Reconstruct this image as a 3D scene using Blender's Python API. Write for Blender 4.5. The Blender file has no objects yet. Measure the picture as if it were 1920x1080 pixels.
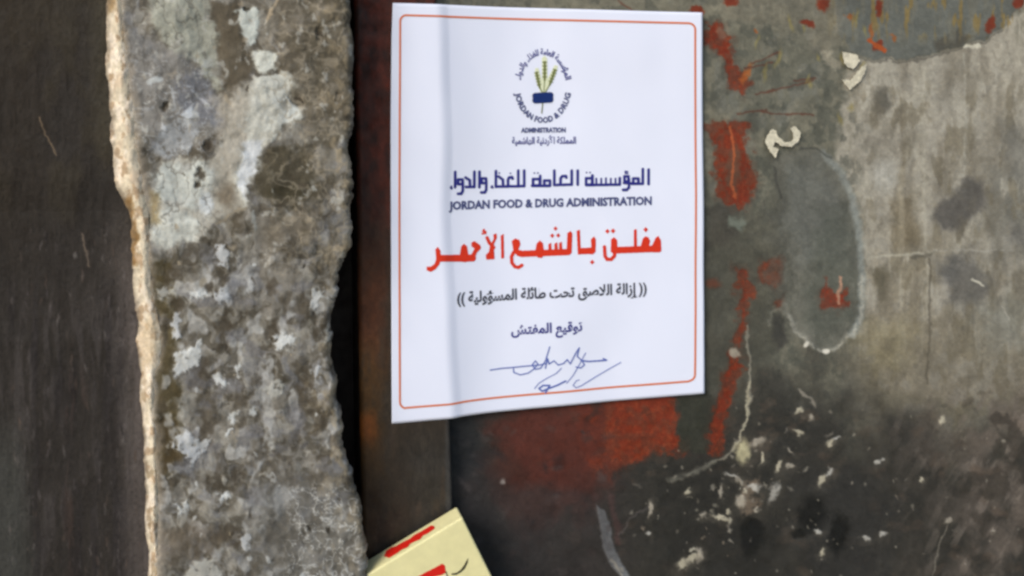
import bpy, math, random
import numpy as np

# ------------------------------------------------------------------ camera, sky, sun, exposure
SC = bpy.context.scene
COL = SC.collection
F = 1844.0                      # focal length in photo pixels (photo 1920 wide)
HORIZON = 197.0                 # photo row at camera height
YAW = math.atan(1.49e-4 * F)    # the door recedes to the right
D = 0.73 * math.cos(YAW)        # distance from the door plane (y = 0)
H = 0.425                       # camera height above the paving
SA, CA = math.sin(YAW), math.cos(YAW)

cam_d = bpy.data.cameras.new('camera')
cam_d.sensor_width = 36.0
cam_d.lens = 36.0 * F / 1920.0
cam_d.shift_y = -(540.0 - HORIZON) / 1920.0
cam_d.clip_start = 0.01
cam_d.clip_end = 200.0
cam_d.dof.use_dof = False
cam = bpy.data.objects.new('camera', cam_d)
cam.location = (0, -D, H)
cam.rotation_euler = (math.radians(90), 0, -YAW)
COL.objects.link(cam)
SC.camera = cam

SUN_AZ, SUN_EL = math.radians(-50), math.radians(30)   # azimuth from -Y (towards camera side), negative = left
w = bpy.data.worlds.new('World')
SC.world = w
w.use_nodes = True
nt = w.node_tree
sky = nt.nodes.new('ShaderNodeTexSky')
sky.sky_type = 'NISHITA'
sky.sun_disc = False
sky.sun_elevation = SUN_EL
to_sun = (math.sin(SUN_AZ) * math.cos(SUN_EL), -math.cos(SUN_AZ) * math.cos(SUN_EL), math.sin(SUN_EL))
sky.sun_rotation = math.atan2(to_sun[0], to_sun[1])
bg = nt.nodes['Background']
nt.links.new(sky.outputs[0], bg.inputs[0])
bg.inputs[1].default_value = 0.09

sun_d = bpy.data.lights.new('sun', 'SUN')
sun_d.energy = 1.5
sun_d.angle = math.radians(26)
sun_d.color = (1.0, 0.97, 0.93)
sun = bpy.data.objects.new('sun', sun_d)
import mathutils
sun.rotation_euler = mathutils.Vector(to_sun).to_track_quat('Z', 'Y').to_euler()
sun.location = (-1.5, -2.5, 2.5)
COL.objects.link(sun)

vs = SC.view_settings
vs.view_transform = 'Standard'
vs.look = 'None'
vs.gamma = 1.0
vs.use_curve_mapping = False
vs.exposure = 0.80
SC.cycles.filter_width = 2.8      # the photo is soft

# ------------------------------------------------------------------ geometry helpers
def on_plane(px, py, y):
    """world point where the sight line of a photo pixel meets the vertical plane y."""
    a = (np.asarray(px, float) - 960.0) / F
    b = (HORIZON - np.asarray(py, float)) / F
    dx, dy = SA + a * CA, CA - a * SA
    t = (y + D) / dy
    return t * dx, np.zeros_like(t) + y, H + t * b

def project(x, y, z):
    rx, ry = x, y + D
    depth = rx * SA + ry * CA
    side = rx * CA - ry * SA
    return 960.0 + F * side / depth, HORIZON - F * (z - H) / depth

def _hash(ix, iy, seed):
    n = (ix.astype(np.int64) * 374761393 + iy.astype(np.int64) * 668265263 + seed * 974711) & 0x7fffffff
    n = ((n ^ (n >> 13)) * 1274126177) & 0x7fffffff
    n = n ^ (n >> 16)
    return (n & 0xffff) / 65535.0

def vnoise(x, y, seed=0):
    ix, iy = np.floor(x), np.floor(y)
    fx, fy = x - ix, y - iy
    fx = fx * fx * fx * (fx * (fx * 6 - 15) + 10)
    fy = fy * fy * fy * (fy * (fy * 6 - 15) + 10)
    a = _hash(ix, iy, seed); b = _hash(ix + 1, iy, seed)
    c = _hash(ix, iy + 1, seed); d = _hash(ix + 1, iy + 1, seed)
    return (a + (b - a) * fx) * (1 - fy) + (c + (d - c) * fx) * fy

def fbm(x, y, seed=0, octv=4, gain=0.5):
    """fractal noise, about -1..1"""
    s = np.zeros_like(x); amp = 1.0; tot = 0.0
    ca, sa = math.cos(0.6), math.sin(0.6)
    for k in range(octv):
        s += amp * (vnoise(x, y, seed + 17 * k) * 2 - 1)
        tot += amp; amp *= gain
        x, y = (x * ca - y * sa) * 2.03 + 5.1, (x * sa + y * ca) * 2.03 + 1.7
    return s / tot * 1.5

def sstep(a, b, x):
    t = np.clip((x - a) / (b - a), 0, 1)
    return t * t * (3 - 2 * t)

def lin(c):
    c = np.asarray(c, float) / 255.0
    return np.where(c <= 0.04045, c / 12.92, ((c + 0.055) / 1.055) ** 2.4)

def sd_poly(x, y, poly):
    """signed distance to a closed polygon, negative inside"""
    d = np.full(x.shape, 1e18); s = np.ones(x.shape)
    n = len(poly)
    for i in range(n):
        ax, ay = poly[i]; bx, by = poly[i - 1]
        ex, ey = bx - ax, by - ay
        wx, wy = x - ax, y - ay
        t = np.clip((wx * ex + wy * ey) / max(ex * ex + ey * ey, 1e-9), 0, 1)
        d = np.minimum(d, (wx - ex * t) ** 2 + (wy - ey * t) ** 2)
        c1 = y >= ay; c2 = y < by; c3 = ex * wy > ey * wx
        flip = (c1 & c2 & c3) | (~c1 & ~c2 & ~c3)
        s = np.where(flip, -s, s)
    return s * np.sqrt(d)

def sd_line(x, y, pts):
    d = np.full(x.shape, 1e18)
    for (ax, ay), (bx, by) in zip(pts[:-1], pts[1:]):
        ex, ey = bx - ax, by - ay
        wx, wy = x - ax, y - ay
        t = np.clip((wx * ex + wy * ey) / max(ex * ex + ey * ey, 1e-9), 0, 1)
        d = np.minimum(d, (wx - ex * t) ** 2 + (wy - ey * t) ** 2)
    return np.sqrt(d)

class Paint:
    """layers of paint, rust, dirt and some painted shade laid on a dense surface"""
    def __init__(self, px, py, base):
        self.px, self.py = px, py
        self.c = np.tile(np.asarray(base, float), (px.size, 1))
        self.h = np.zeros(px.size)
        self.wx = fbm(px / 26, py / 26, 901, 4) ; self.wy = fbm(px / 26 + 40, py / 26, 902, 4)
        self.w2x = fbm(px / 7, py / 7, 903, 3); self.w2y = fbm(px / 7 + 40, py / 7, 904, 3)
    def sub(self, pts, m):
        xs = [p[0] for p in pts]; ys = [p[1] for p in pts]
        return np.nonzero((self.px > min(xs) - m) & (self.px < max(xs) + m) & (self.py > min(ys) - m) & (self.py < max(ys) + m))[0]
    def warped(self, i, warp, fine):
        return (self.px[i] + self.wx[i] * warp + self.w2x[i] * fine, self.py[i] + self.wy[i] * warp + self.w2y[i] * fine)
    def put(self, i, m, col, hh=0.0):
        col = np.asarray(col, float)
        self.c[i] = self.c[i] * (1 - m[:, None]) + col * m[:, None]
        self.h[i] += m * hh
    def poly(self, pts, col, soft=4, warp=8, fine=2.5, alpha=1.0, hh=0.0, breakup=0.0, bs=9):
        i = self.sub(pts, warp * 1.5 + fine * 2 + soft * 2 + 4)
        if not i.size: return
        x, y = self.warped(i, warp, fine)
        m = sstep(soft, -soft, sd_poly(x, y, pts)) * alpha
        if breakup:
            m = m * sstep(-0.6 + breakup, 0.1 + breakup, fbm(self.px[i] / bs, self.py[i] / bs, 77, 4) + 0.35)
        self.put(i, m, col, hh)
    def rust(self, pts, col, soft=5, warp=8, fine=4, alpha=1.0):
        """bare primer: worn through unevenly, with a stained fringe"""
        self.poly(pts, (84, 50, 36), soft=soft * 3.2, warp=warp * 1.3, fine=fine, alpha=0.5 * alpha)
        i = self.sub(pts, warp * 1.5 + fine * 2 + soft * 2 + 4)
        x, y = self.warped(i, warp, fine)
        e = sd_poly(x, y, pts)
        n = fbm(self.px[i] / 13, self.py[i] / 13, 181, 4); n2 = fbm(self.px[i] / 5, self.py[i] / 6, 182, 3)
        m = sstep(soft, -soft, e + n * soft * 1.6) * alpha * (0.62 + 0.38 * sstep(-0.35, 0.25, n + n2 * 0.5))
        self.put(i, m, col, -0.0002)
        self.put(i, m * sstep(0.15, 0.6, -n + n2 * 0.3) * 0.5, (86, 50, 36))
        self.put(i, m * sstep(0.2, 0.6, n2) * 0.35, (140, 70, 40))
    def line(self, pts, wd, col, soft=1.5, warp=4, fine=1.5, alpha=1.0, hh=0.0, breakup=0.0):
        i = self.sub(pts, warp * 1.5 + fine * 2 + soft * 2 + wd + 4)
        if not i.size: return
        x, y = self.warped(i, warp, fine)
        m = sstep(wd + soft, wd - soft, sd_line(x, y, pts)) * alpha
        if breakup:
            m = m * sstep(-0.5 + breakup, 0.1 + breakup, fbm(self.px[i] / 9, self.py[i] / 9, 78, 4) + 0.3)
        self.put(i, m, col, hh)
    def spot(self, cx, cy, rx, ry, ang, col, soft=0.35, warp=3, fine=1.5, alpha=1.0, hh=0.0):
        r = max(rx, ry)
        i = self.sub([(cx - r, cy - r), (cx + r, cy + r)], warp * 1.5 + fine * 2 + 3)
        if not i.size: return
        x, y = self.warped(i, warp, fine)
        ca, sa = math.cos(ang), math.sin(ang)
        u = ((x - cx) * ca + (y - cy) * sa) / rx; v = (-(x - cx) * sa + (y - cy) * ca) / ry
        m = sstep(1 + soft, 1 - soft, np.sqrt(u * u + v * v)) * alpha
        self.put(i, m, col, hh)
    def all(self, m, col, hh=0.0):
        self.put(np.arange(self.px.size), np.clip(m, 0, 1), col, hh)
    def tone(self, amount):
        """brightness mottling, amount in 0-255 steps per point"""
        self.c = np.clip(self.c * (1 + amount[:, None]), 4, 250)

def make_mesh(name, co, faces, mat, parent=None, smooth=True, rgb=None):
    me = bpy.data.meshes.new(name)
    co = np.asarray(co, np.float32)
    faces = np.asarray(faces, np.int32)
    nf, k = faces.shape
    me.vertices.add(len(co)); me.vertices.foreach_set('co', co.ravel())
    me.loops.add(nf * k); me.loops.foreach_set('vertex_index', faces.ravel())
    me.polygons.add(nf)
    me.polygons.foreach_set('loop_start', np.arange(nf, dtype=np.int32) * k)
    me.polygons.foreach_set('loop_total', np.full(nf, k, np.int32))
    me.polygons.foreach_set('use_smooth', np.full(nf, smooth))
    me.update(calc_edges=True)
    if rgb is not None:
        at = me.color_attributes.new('paint', 'FLOAT_COLOR', 'POINT')
        d = np.ones((len(co), 4), np.float32); d[:, :3] = lin(rgb)
        at.data.foreach_set('color', d.ravel())
    me.materials.append(mat)
    ob = bpy.data.objects.new(name, me)
    COL.objects.link(ob)
    if parent: ob.parent = parent
    return ob

def grid_faces(nr, nc):
    r, c = np.meshgrid(np.arange(nr - 1), np.arange(nc - 1), indexing='ij')
    a = (r * nc + c).ravel()
    return np.stack([a, a + nc, a + nc + 1, a + 1], 1)

def thing(name, label, cat, loc=(0, 0, 0), group=None):
    o = bpy.data.objects.new(name, None)
    o.empty_display_size = 0.02
    COL.objects.link(o)
    o.location = (0, 0, 0)
    o['label'] = label; o['category'] = cat; o['kind'] = 'thing'
    if group: o['group'] = group
    return o

# ------------------------------------------------------------------ materials
def surface(name, rough=0.75, attr=True, color=(0.5, 0.5, 0.5), grain=900, grain_amt=0.22, bump=0.25, bump_d=0.0006, spec=0.35, metallic=0.0, mid=120, rough_var=0.2):
    m = bpy.data.materials.new(name); m.use_nodes = True
    t = m.node_tree; N = t.nodes; L = t.links
    b = N['Principled BSDF']
    b.inputs['Roughness'].default_value = rough
    b.inputs['Specular IOR Level'].default_value = spec
    b.inputs['Metallic'].default_value = metallic
    tc = N.new('ShaderNodeTexCoord')
    n1 = N.new('ShaderNodeTexNoise'); n1.inputs['Scale'].default_value = grain; n1.inputs['Detail'].default_value = 5; n1.inputs['Roughness'].default_value = 0.65
    n2 = N.new('ShaderNodeTexNoise'); n2.inputs['Scale'].default_value = mid; n2.inputs['Detail'].default_value = 4
    L.new(tc.outputs['Object'], n1.inputs['Vector']); L.new(tc.outputs['Object'], n2.inputs['Vector'])
    mr = N.new('ShaderNodeMapRange'); mr.inputs[1].default_value = 0.3; mr.inputs[2].default_value = 0.7
    mr.inputs[3].default_value = 1 - grain_amt; mr.inputs[4].default_value = 1 + grain_amt
    L.new(n1.outputs[0], mr.inputs[0])
    mx = N.new('ShaderNodeMix'); mx.data_type = 'RGBA'; mx.blend_type = 'MULTIPLY'; mx.inputs[0].default_value = 1.0
    if attr:
        a = N.new('ShaderNodeAttribute'); a.attribute_name = 'paint'
        L.new(a.outputs['Color'], mx.inputs[6])
    else:
        mx.inputs[6].default_value = (*color, 1)
    L.new(mr.outputs[0], mx.inputs[7])
    L.new(mx.outputs[2], b.inputs['Base Color'])
    rr = N.new('ShaderNodeMapRange'); rr.inputs[1].default_value = 0.3; rr.inputs[2].default_value = 0.7
    rr.inputs[3].default_value = max(0.05, rough - rough_var); rr.inputs[4].default_value = min(1, rough + rough_var)
    L.new(n2.outputs[0], rr.inputs[0]); L.new(rr.outputs[0], b.inputs['Roughness'])
    if bump:
        bp = N.new('ShaderNodeBump'); bp.inputs['Strength'].default_value = bump; bp.inputs['Distance'].default_value = bump_d
        L.new(n1.outputs[0], bp.inputs['Height']); L.new(bp.outputs[0], b.inputs['Normal'])
    return m

M_DOOR = surface('peeling_door_paint', rough=0.62, grain=700, grain_amt=0.12, bump=0.2, bump_d=0.0004, spec=0.3)
M_FRAME = surface('rusty_frame_steel', rough=0.6, grain=600, grain_amt=0.2, bump=0.3, bump_d=0.0004, spec=0.3)
M_STONE = surface('weathered_plaster', rough=0.88, grain=420, grain_amt=0.07, bump=0.18, bump_d=0.0005, spec=0.2, rough_var=0.08)
M_SIDE = surface('sooty_plaster', rough=0.85, grain=500, grain_amt=0.16, bump=0.3, bump_d=0.0006, spec=0.2, rough_var=0.1)
M_PAPER = surface('white_paper', rough=0.7, attr=False, color=(0.81, 0.83, 0.945), grain=1500, grain_amt=0.012, bump=0.05, bump_d=0.0002, spec=0.3, rough_var=0.05)
def ink(name, rgb):
    return surface(name, rough=0.6, attr=False, color=tuple(lin(rgb)), grain=1200, grain_amt=0.12, bump=0, spec=0.3, rough_var=0.05)
M_BLUE = ink('navy_ink', (42, 44, 126))
M_GREYBLUE = ink('slate_ink', (74, 80, 122))
M_RED = ink('red_ink', (216, 52, 24))
M_BLACK = ink('black_ink', (62, 64, 76))
M_BORDER = ink('salmon_ink', (217, 116, 70))
M_OLIVE = ink('olive_ink', (112, 118, 66))
M_HALO = ink('pale_wheat_ink', (222, 226, 190))
M_PEN = ink('pen_ink', (92, 108, 176))
M_BAR = ink('deep_blue_ink', (14, 42, 104))
M_CARD = surface('cream_card', rough=0.6, attr=False, color=tuple(lin((228, 218, 162))), grain=90, grain_amt=0.07, bump=0.1, bump_d=0.0003, spec=0.4)
M_CARDRED = ink('red_card_print', (212, 30, 16))
M_CARDBLACK = ink('dark_card_print', (64, 60, 40))
M_PAVE = surface('dusty_paving', rough=0.9, attr=False, color=(0.2, 0.19, 0.17), grain=60, grain_amt=0.25, bump=0.4, bump_d=0.004, spec=0.2, mid=8)
M_FLAKE = surface('cream_paint_flake', rough=0.8, attr=False, color=tuple(lin((204, 196, 172))), grain=260, grain_amt=0.3, bump=0.3, bump_d=0.0003)

rng = random.Random(7)

def axis(lo, hi, step, far_lo, far_hi, cap=1e9):
    """dense samples lo..hi, then widening ones out to far_lo / far_hi"""
    a = list(np.arange(lo, hi, step))
    s = step; v = lo
    left = []
    while v > far_lo:
        s = min(s * 1.25, cap); v -= s; left.append(max(v, far_lo))
    s = step; v = a[-1]; right = []
    while v < far_hi:
        s = min(s * 1.25, cap); v += s; right.append(min(v, far_hi))
    return np.array(left[::-1] + a + right)

# ------------------------------------------------------------------ ground
pv = [(-4, -5, 0), (4, -5, 0), (4, 1.2, 0), (-4, 1.2, 0)]
g = make_mesh('pavement', pv, [(0, 1, 2, 3)], M_PAVE, smooth=False)
g['kind'] = 'structure'

# ------------------------------------------------------------------ the metal door
STEP_H = 0.010                                   # the frame stands this far proud of the door
def build_door():
    x0 = on_plane(800, 500, 0.0)[0]; x1 = on_plane(1960, 500, 0.0)[0]
    xs = axis(float(x0), float(x1), 0.00062, float(on_plane(770, 500, 0)[0]), 1.25, 0.004)
    zt = float(on_plane(1920, -30, 0)[2]); zb = float(on_plane(1920, 1110, 0)[2])
    zs = axis(zb, zt, 0.00062, 0.012, 2.15, 0.008)[::-1]
    X, Z = np.meshgrid(xs, zs)
    sh = X.shape
    x, z = X.ravel(), Z.ravel()
    px, py = project(x, np.zeros_like(x), z)
    P = Paint(px, py, (104, 102, 88))
    big = fbm(px / 90, py / 90, 1, 4); mid = fbm(px / 24, py / 24, 2, 4); fin = fbm(px / 6, py / 6, 3, 3)
    streak = fbm(px / 13, py / 170, 4, 3); streak2 = fbm(px / 34, py / 300, 5, 3)
    # greenish old paint, warmer and darker by turns
    P.all(sstep(-0.1, 0.7, big) * 0.55, (122, 116, 98))
    P.all(sstep(0.1, 0.8, fbm(px / 60, py / 60, 6, 4)) * 0.6, (82, 82, 72))
    P.all(sstep(0.25, 0.7, fbm(px / 30, py / 45, 7, 4)) * 0.4, (112, 112, 104))
    # pale beige filler area at the right
    Cp = [(1590, 106), (1700, 112), (1810, 88), (1880, 55), (1930, 5), (2900, -300), (2900, 760), (1920, 740), (1800, 760), (1660, 730), (1625, 640), (1622, 470), (1600, 370), (1566, 300), (1580, 220)]
    P.poly(Cp, (160, 153, 137), soft=9, warp=7, fine=2, hh=0.0002)
    inC = sstep(1570, 1640, px + big * 30)
    P.all(inC * sstep(380, 620, py + big * 80) * 0.75, (124, 115, 96))
    P.all(inC * sstep(0.0, 0.7, streak) * sstep(60, 160, py) * sstep(760, 560, py) * 0.55, (172, 165, 147))
    P.all(inC * sstep(0.1, 0.8, -streak2 + mid * 0.3) * sstep(760, 560, py) * 0.5, (118, 110, 94))
    P.all(inC * sstep(0.15, 0.6, mid - 0.4 * big) * sstep(90, 150, py) * 0.4, (130, 126, 116))
    P.all(sstep(1780, 1900, px) * sstep(180, 330, py) * sstep(620, 440, py) * sstep(-0.5, 0.4, big) * 0.75, (104, 102, 93))
    P.all(inC * sstep(0.1, 0.5, fbm(px / 30 + 7, py / 70, 14, 4)) * sstep(100, 160, py) * sstep(700, 560, py) * 0.55, (172, 166, 150))
    P.all(inC * sstep(0.15, 0.55, fbm(px / 20 + 3, py / 44, 15, 4)) * sstep(120, 180, py) * 0.5, (108, 99, 79))
    P.all(inC * sstep(0.2, 0.5, fbm(px / 9, py / 14, 16, 4)) * 0.22, (100, 94, 82))
    P.all((1 - inC) * sstep(0.15, 0.5, fbm(px / 11, py / 16, 17, 4)) * 0.42, (130, 124, 106))
    P.all((1 - inC) * sstep(0.1, 0.5, fbm(px / 16, py / 20, 18, 4)) * 0.5, (74, 75, 66))
    # smudges
    P.poly([(1640, 170), (1665, 165), (1672, 195), (1655, 215), (1638, 205)], (86, 82, 72), soft=9, warp=5, alpha=0.85)
    P.poly([(1750, 400), (1790, 360), (1815, 330), (1850, 345), (1850, 385), (1822, 405), (1805, 440), (1770, 435)], (88, 84, 78), soft=10, warp=9, alpha=0.9)
    P.poly([(1672, 370), (1720, 365), (1725, 460), (1680, 465)], (112, 101, 80), soft=14, warp=10, alpha=0.75)
    P.poly([(1770, 500), (1820, 470), (1860, 520), (1830, 580), (1780, 570)], (96, 93, 87), soft=18, warp=14, alpha=0.8)
    P.poly([(1640, 505), (1662, 500), (1664, 555), (1645, 560)], (88, 82, 66), soft=10, warp=8, alpha=0.7)
    P.poly([(1755, 480), (1800, 490), (1790, 530), (1760, 520)], (92, 90, 85), soft=14, warp=12, alpha=0.7)
    P.poly([(1880, 230), (1930, 240), (1940, 330), (1890, 330)], (106, 104, 96), soft=26, warp=14, alpha=0.6)
    P.poly([(1895, 420), (1930, 420), (1930, 460), (1900, 455)], (100, 97, 90), soft=14, warp=10, alpha=0.8)
    for _ in range(70):
        P.spot(rng.uniform(1600, 1930), rng.uniform(130, 720), rng.uniform(4, 16), rng.uniform(5, 22), rng.uniform(-0.6, 0.6), (104, 97, 82), soft=0.8, warp=6, alpha=rng.uniform(0.2, 0.55))
    for _ in range(26):
        P.spot(rng.uniform(1600, 1930), rng.uniform(130, 640), rng.uniform(5, 18), rng.uniform(8, 34), rng.uniform(-0.3, 0.3), (170, 164, 150), soft=0.8, warp=6, alpha=rng.uniform(0.25, 0.6))
    P.spot(1660, 330, 22, 32, 0, (176, 172, 160), soft=0.6, warp=6, alpha=0.75)
    P.poly([(1600, 620), (1720, 600), (1700, 700), (1640, 700)], (128, 118, 88), soft=30, warp=20, alpha=0.55)
    P.poly([(1820, 570), (1930, 560), (1930, 660), (1850, 650)], (128, 127, 116), soft=34, warp=20, alpha=0.6)
    # blue grey paint along the top, torn lower edge
    Bp = [(1545, -900), (2900, -900), (2900, -420), (1925, 2), (1880, 52), (1845, 72), (1812, 84), (1768, 92), (1738, 104), (1700, 111), (1640, 107), (1600, 98), (1566, 60)]
    P.poly(Bp, (99, 100, 92), soft=2.5, warp=5, fine=2.5, hh=0.0004)
    P.line([(1590, 103), (1640, 112), (1700, 116), (1738, 109), (1768, 98), (1815, 89), (1850, 76), (1880, 58)], 1.5, (78, 74, 66), warp=5, fine=2.5, alpha=0.6)
    P.line([(1808, 88), (1825, 90), (1838, 84)], 3, (196, 190, 170), warp=3)
    P.poly([(1752, 80), (1790, 62), (1830, 70), (1800, 86), (1760, 94)], (74, 70, 60), soft=7, warp=6, alpha=0.8)
    P.all(sstep(1530, 1600, px) * sstep(100, 60, py) * sstep(0.15, 0.6, fbm(px / 12, py / 60, 12, 4)) * 0.55, (116, 112, 96))
    P.all(sstep(1530, 1600, px) * sstep(90, 40, py) * sstep(0.35, 0.7, fbm(px / 9, py / 40, 13, 4)) * 0.7, (134, 110, 58))
    P.poly([(1330, -60), (1560, -60), (1590, 40), (1560, 100), (1480, 60), (1350, 30)], (122, 115, 98), soft=20, warp=16, alpha=0.5)
    # dark greenish paint beside the paper, lower
    P.poly([(1300, 380), (1400, 395), (1460, 420), (1480, 600), (1440, 700), (1420, 900), (1300, 980)], (70, 68, 58), soft=40, warp=26, alpha=0.75)
    P.poly([(1322, 395), (1370, 385), (1378, 455), (1325, 470)], (66, 62, 54), soft=14, warp=12, alpha=0.7)
    P.poly([(1370, 408), (1400, 415), (1392, 435), (1368, 428)], (112, 118, 106), soft=6, warp=6, alpha=0.8)
    # grime rising from the bottom
    low = sstep(650, 850, py + big * 70 + (1500 - px) * 0.10 + mid * 18)
    P.all(low * 0.95, (49, 46, 40))
    P.all(low * sstep(-0.1, 0.7, big) * 0.45, (42, 41, 37))
    rl = sstep(1640, 1850, px + big * 60) * sstep(690, 800, py)
    P.all(rl * sstep(-0.35, 0.5, fbm(px / 46, py / 60, 21, 4)) * 0.85, (98, 88, 78))
    P.all(rl * sstep(0.1, 0.6, fbm(px / 20 + py / 40, py / 44, 22, 4)) * 0.65, (122, 111, 100))
    P.all(rl * sstep(0.05, 0.55, fbm(px / 28, py / 28, 23, 4)) * 0.7, (60, 54, 46))
    P.all(low * sstep(0.3, 0.8, fbm(px / 40, py / 26, 24, 4)) * 0.35, (92, 76, 62))
    P.poly([(1500, 880), (1620, 870), (1680, 940), (1660, 1100), (1560, 1100), (1500, 1000)], (48, 46, 42), soft=40, warp=26, alpha=0.8)
    # red lead primer showing through
    RED, RED2, DRED = (116, 43, 21), (124, 50, 28), (80, 40, 28)
    P.poly([(925, 740), (1150, 745), (1180, 880), (1100, 960), (990, 1010), (900, 900)], (72, 38, 29), soft=36, warp=26, alpha=0.9)
    P.poly([(1080, 735), (1262, 730), (1268, 800), (1290, 845), (1225, 855), (1180, 868), (1150, 905), (1110, 890), (1085, 840)], (112, 46, 26), soft=12, warp=14, fine=4, alpha=0.9, breakup=0.1, bs=22)
    P.poly([(960, 745), (1150, 740), (1160, 850), (1130, 910), (1060, 950), (985, 920), (950, 830)], (84, 40, 30), soft=26, warp=26, fine=5, alpha=0.75, breakup=0.1, bs=30)
    P.rust([(1140, 735), (1262, 730), (1266, 800), (1288, 845), (1222, 852), (1170, 872), (1140, 850)], RED)
    P.all(sstep(1100, 1150, px) * sstep(1290, 1250, px) * sstep(740, 760, py) * sstep(870, 830, py) * sstep(0.3, 0.7, mid) * 0.45, (92, 48, 30))
    P.poly([(1270, 745), (1330, 735), (1345, 770), (1318, 850), (1275, 845)], (52, 52, 42), soft=4, warp=7, fine=3, alpha=0.9)
    P.rust([(1372, 660), (1392, 665), (1385, 740), (1362, 800), (1345, 848), (1322, 850), (1335, 790), (1355, 730)], RED)
    P.rust([(1321, 52), (1340, 40), (1360, 46), (1370, 74), (1376, 104), (1390, 130), (1402, 138), (1400, 158), (1386, 182), (1372, 170), (1360, 150), (1368, 132), (1354, 108), (1338, 90), (1322, 76)], RED)
    P.spot(1355, 62, 7, 12, -0.6, (120, 96, 80), warp=4, alpha=0.7)
    P.poly([(1385, 150), (1412, 118), (1408, 140), (1392, 160)], (168, 92, 40), soft=3, warp=4, alpha=0.8)
    P.rust([(1338, 236), (1372, 230), (1400, 236), (1408, 290), (1412, 350), (1398, 385), (1378, 394), (1352, 372), (1344, 310)], RED)
    P.poly([(1366, 292), (1386, 270), (1392, 330), (1380, 366), (1364, 340)], (98, 74, 58), soft=7, warp=6, fine=3, alpha=0.75)
    P.line([(1372, 240), (1378, 300), (1376, 372)], 2.5, (176, 92, 52), warp=6, alpha=0.8)
    P.line([(1340, 245), (1320, 238)], 6, (104, 60, 44), warp=5, alpha=0.8)
    P.rust([(1428, 486), (1452, 484), (1488, 488), (1492, 520), (1476, 532), (1432, 532)], RED2)
    P.rust([(1460, 545), (1488, 540), (1504, 568), (1490, 580), (1462, 572)], (112, 50, 30))
    P.rust([(1378, 500), (1398, 508), (1408, 545), (1402, 600), (1392, 660), (1378, 640), (1388, 570)], (112, 48, 28))
    P.spot(1340, 532, 14, 10, 0.3, (104, 54, 36), soft=0.6, warp=5, alpha=0.7)
    P.line([(1505, 585), (1530, 595)], 8, (84, 50, 36), warp=6, soft=4, alpha=0.7)
    for cx, cy, rx, ry in ((1370, 2, 16, 8), (1308, 20, 12, 9), (1545, 8, 9, 16), (1650, 12, 7, 18), (1515, 46, 14, 7), (1648, 82, 12, 9), (1860, 46, 8, 14), (1910, 6, 10, 10), (1635, 62, 4, 16), (1420, 60, 5, 4), (1592, 30, 4, 8), (1678, 70, 3, 10)):
        P.spot(cx, cy, rx, ry, rng.uniform(-0.6, 0.6), RED if rx > 6 else (140, 84, 44), warp=5, fine=3, alpha=0.9)
    P.line([(1630, 72), (1645, 84), (1662, 94)], 4, (168, 80, 36), warp=4)
    for pts in ([(1412, 118), (1440, 106), (1462, 100)], [(1418, 176), (1460, 166), (1500, 156), (1528, 150)], [(1490, 150), (1532, 146)], [(1420, 208), (1470, 214), (1528, 216)], [(1385, 213), (1440, 206)], [(1160, 0), (1180, 16), (1200, 34)], [(1400, 128), (1450, 118)]):
        P.line(pts, 1.6, (92, 58, 44), soft=1.6, warp=3, alpha=0.85)
    for _ in range(14):
        P.spot(rng.uniform(1400, 1640), rng.uniform(30, 230), rng.uniform(2, 5), rng.uniform(5, 16), rng.uniform(-0.4, 0.4), (142, 128, 72), soft=0.7, warp=4, alpha=0.6)
    P.poly([(1538, 92), (1556, 96), (1578, 118), (1572, 130), (1552, 124), (1544, 112)], (158, 150, 130), soft=6, warp=6, fine=3, alpha=0.75, breakup=0.05)
    # bare oval patch
    Pp = [(1446, 300), (1475, 284), (1510, 278), (1545, 288), (1580, 322), (1604, 368), (1617, 430), (1621, 520), (1616, 585), (1604, 625), (1575, 648), (1548, 654), (1515, 640), (1492, 615), (1470, 590), (1470, 480), (1462, 380)]
    ring = Pp[3:15]
    
    P.poly(Pp, (104, 102, 91), soft=7, warp=6, fine=3, hh=-0.0005)
    P.all(sstep(1440, 1480, px) * sstep(1625, 1600, px) * sstep(285, 310, py) * sstep(650, 630, py) * sstep(0.0, 0.5, fbm(px / 17, py / 34, 190, 4)) * 0.35, (112, 110, 98))
    P.all(sstep(1440, 1480, px) * sstep(1625, 1600, px) * sstep(285, 310, py) * sstep(650, 630, py) * sstep(0.1, 0.5, fbm(px / 13, py / 26, 191, 4)) * 0.4, (76, 76, 66))
    P.poly([(1440, 290), (1480, 300), (1488, 400), (1480, 560), (1440, 570)], (84, 82, 72), soft=16, warp=18, fine=6, alpha=0.6)
    P.poly([(1480, 310), (1540, 300), (1590, 380), (1600, 480), (1500, 500), (1470, 400)], (103, 104, 97), soft=24, warp=14, alpha=0.6)
    P.poly([(1540, 400), (1600, 380), (1612, 600), (1540, 640), (1500, 600)], (82, 84, 74), soft=22, warp=14, alpha=0.6)
    P.line([(1545, 287), (1580, 322), (1603, 372), (1614, 440), (1619, 520), (1616, 585), (1600, 628)], 6, (132, 136, 130), soft=5, warp=4, fine=2, alpha=0.75)
    P.line([(1619, 520), (1616, 585), (1604, 625), (1575, 650), (1548, 657), (1515, 643), (1490, 615), (1475, 590)], 3.4, (160, 156, 142), soft=4.5, warp=5, fine=3, hh=0.0003, alpha=0.75, breakup=0.05)
    P.line([(1475, 590), (1462, 578), (1450, 586), (1444, 610)], 2.2, (132, 128, 114), soft=3, warp=4, alpha=0.6)
    P.spot(1550, 658, 6, 5, 0, (206, 200, 184), warp=2); P.spot(1512, 645, 4, 6, 0.4, (196, 190, 174), warp=2)
    P.poly([(1454, 590), (1464, 588), (1478, 640), (1460, 660), (1448, 630)], (62, 60, 54), soft=5, warp=4, alpha=0.85)
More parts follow.
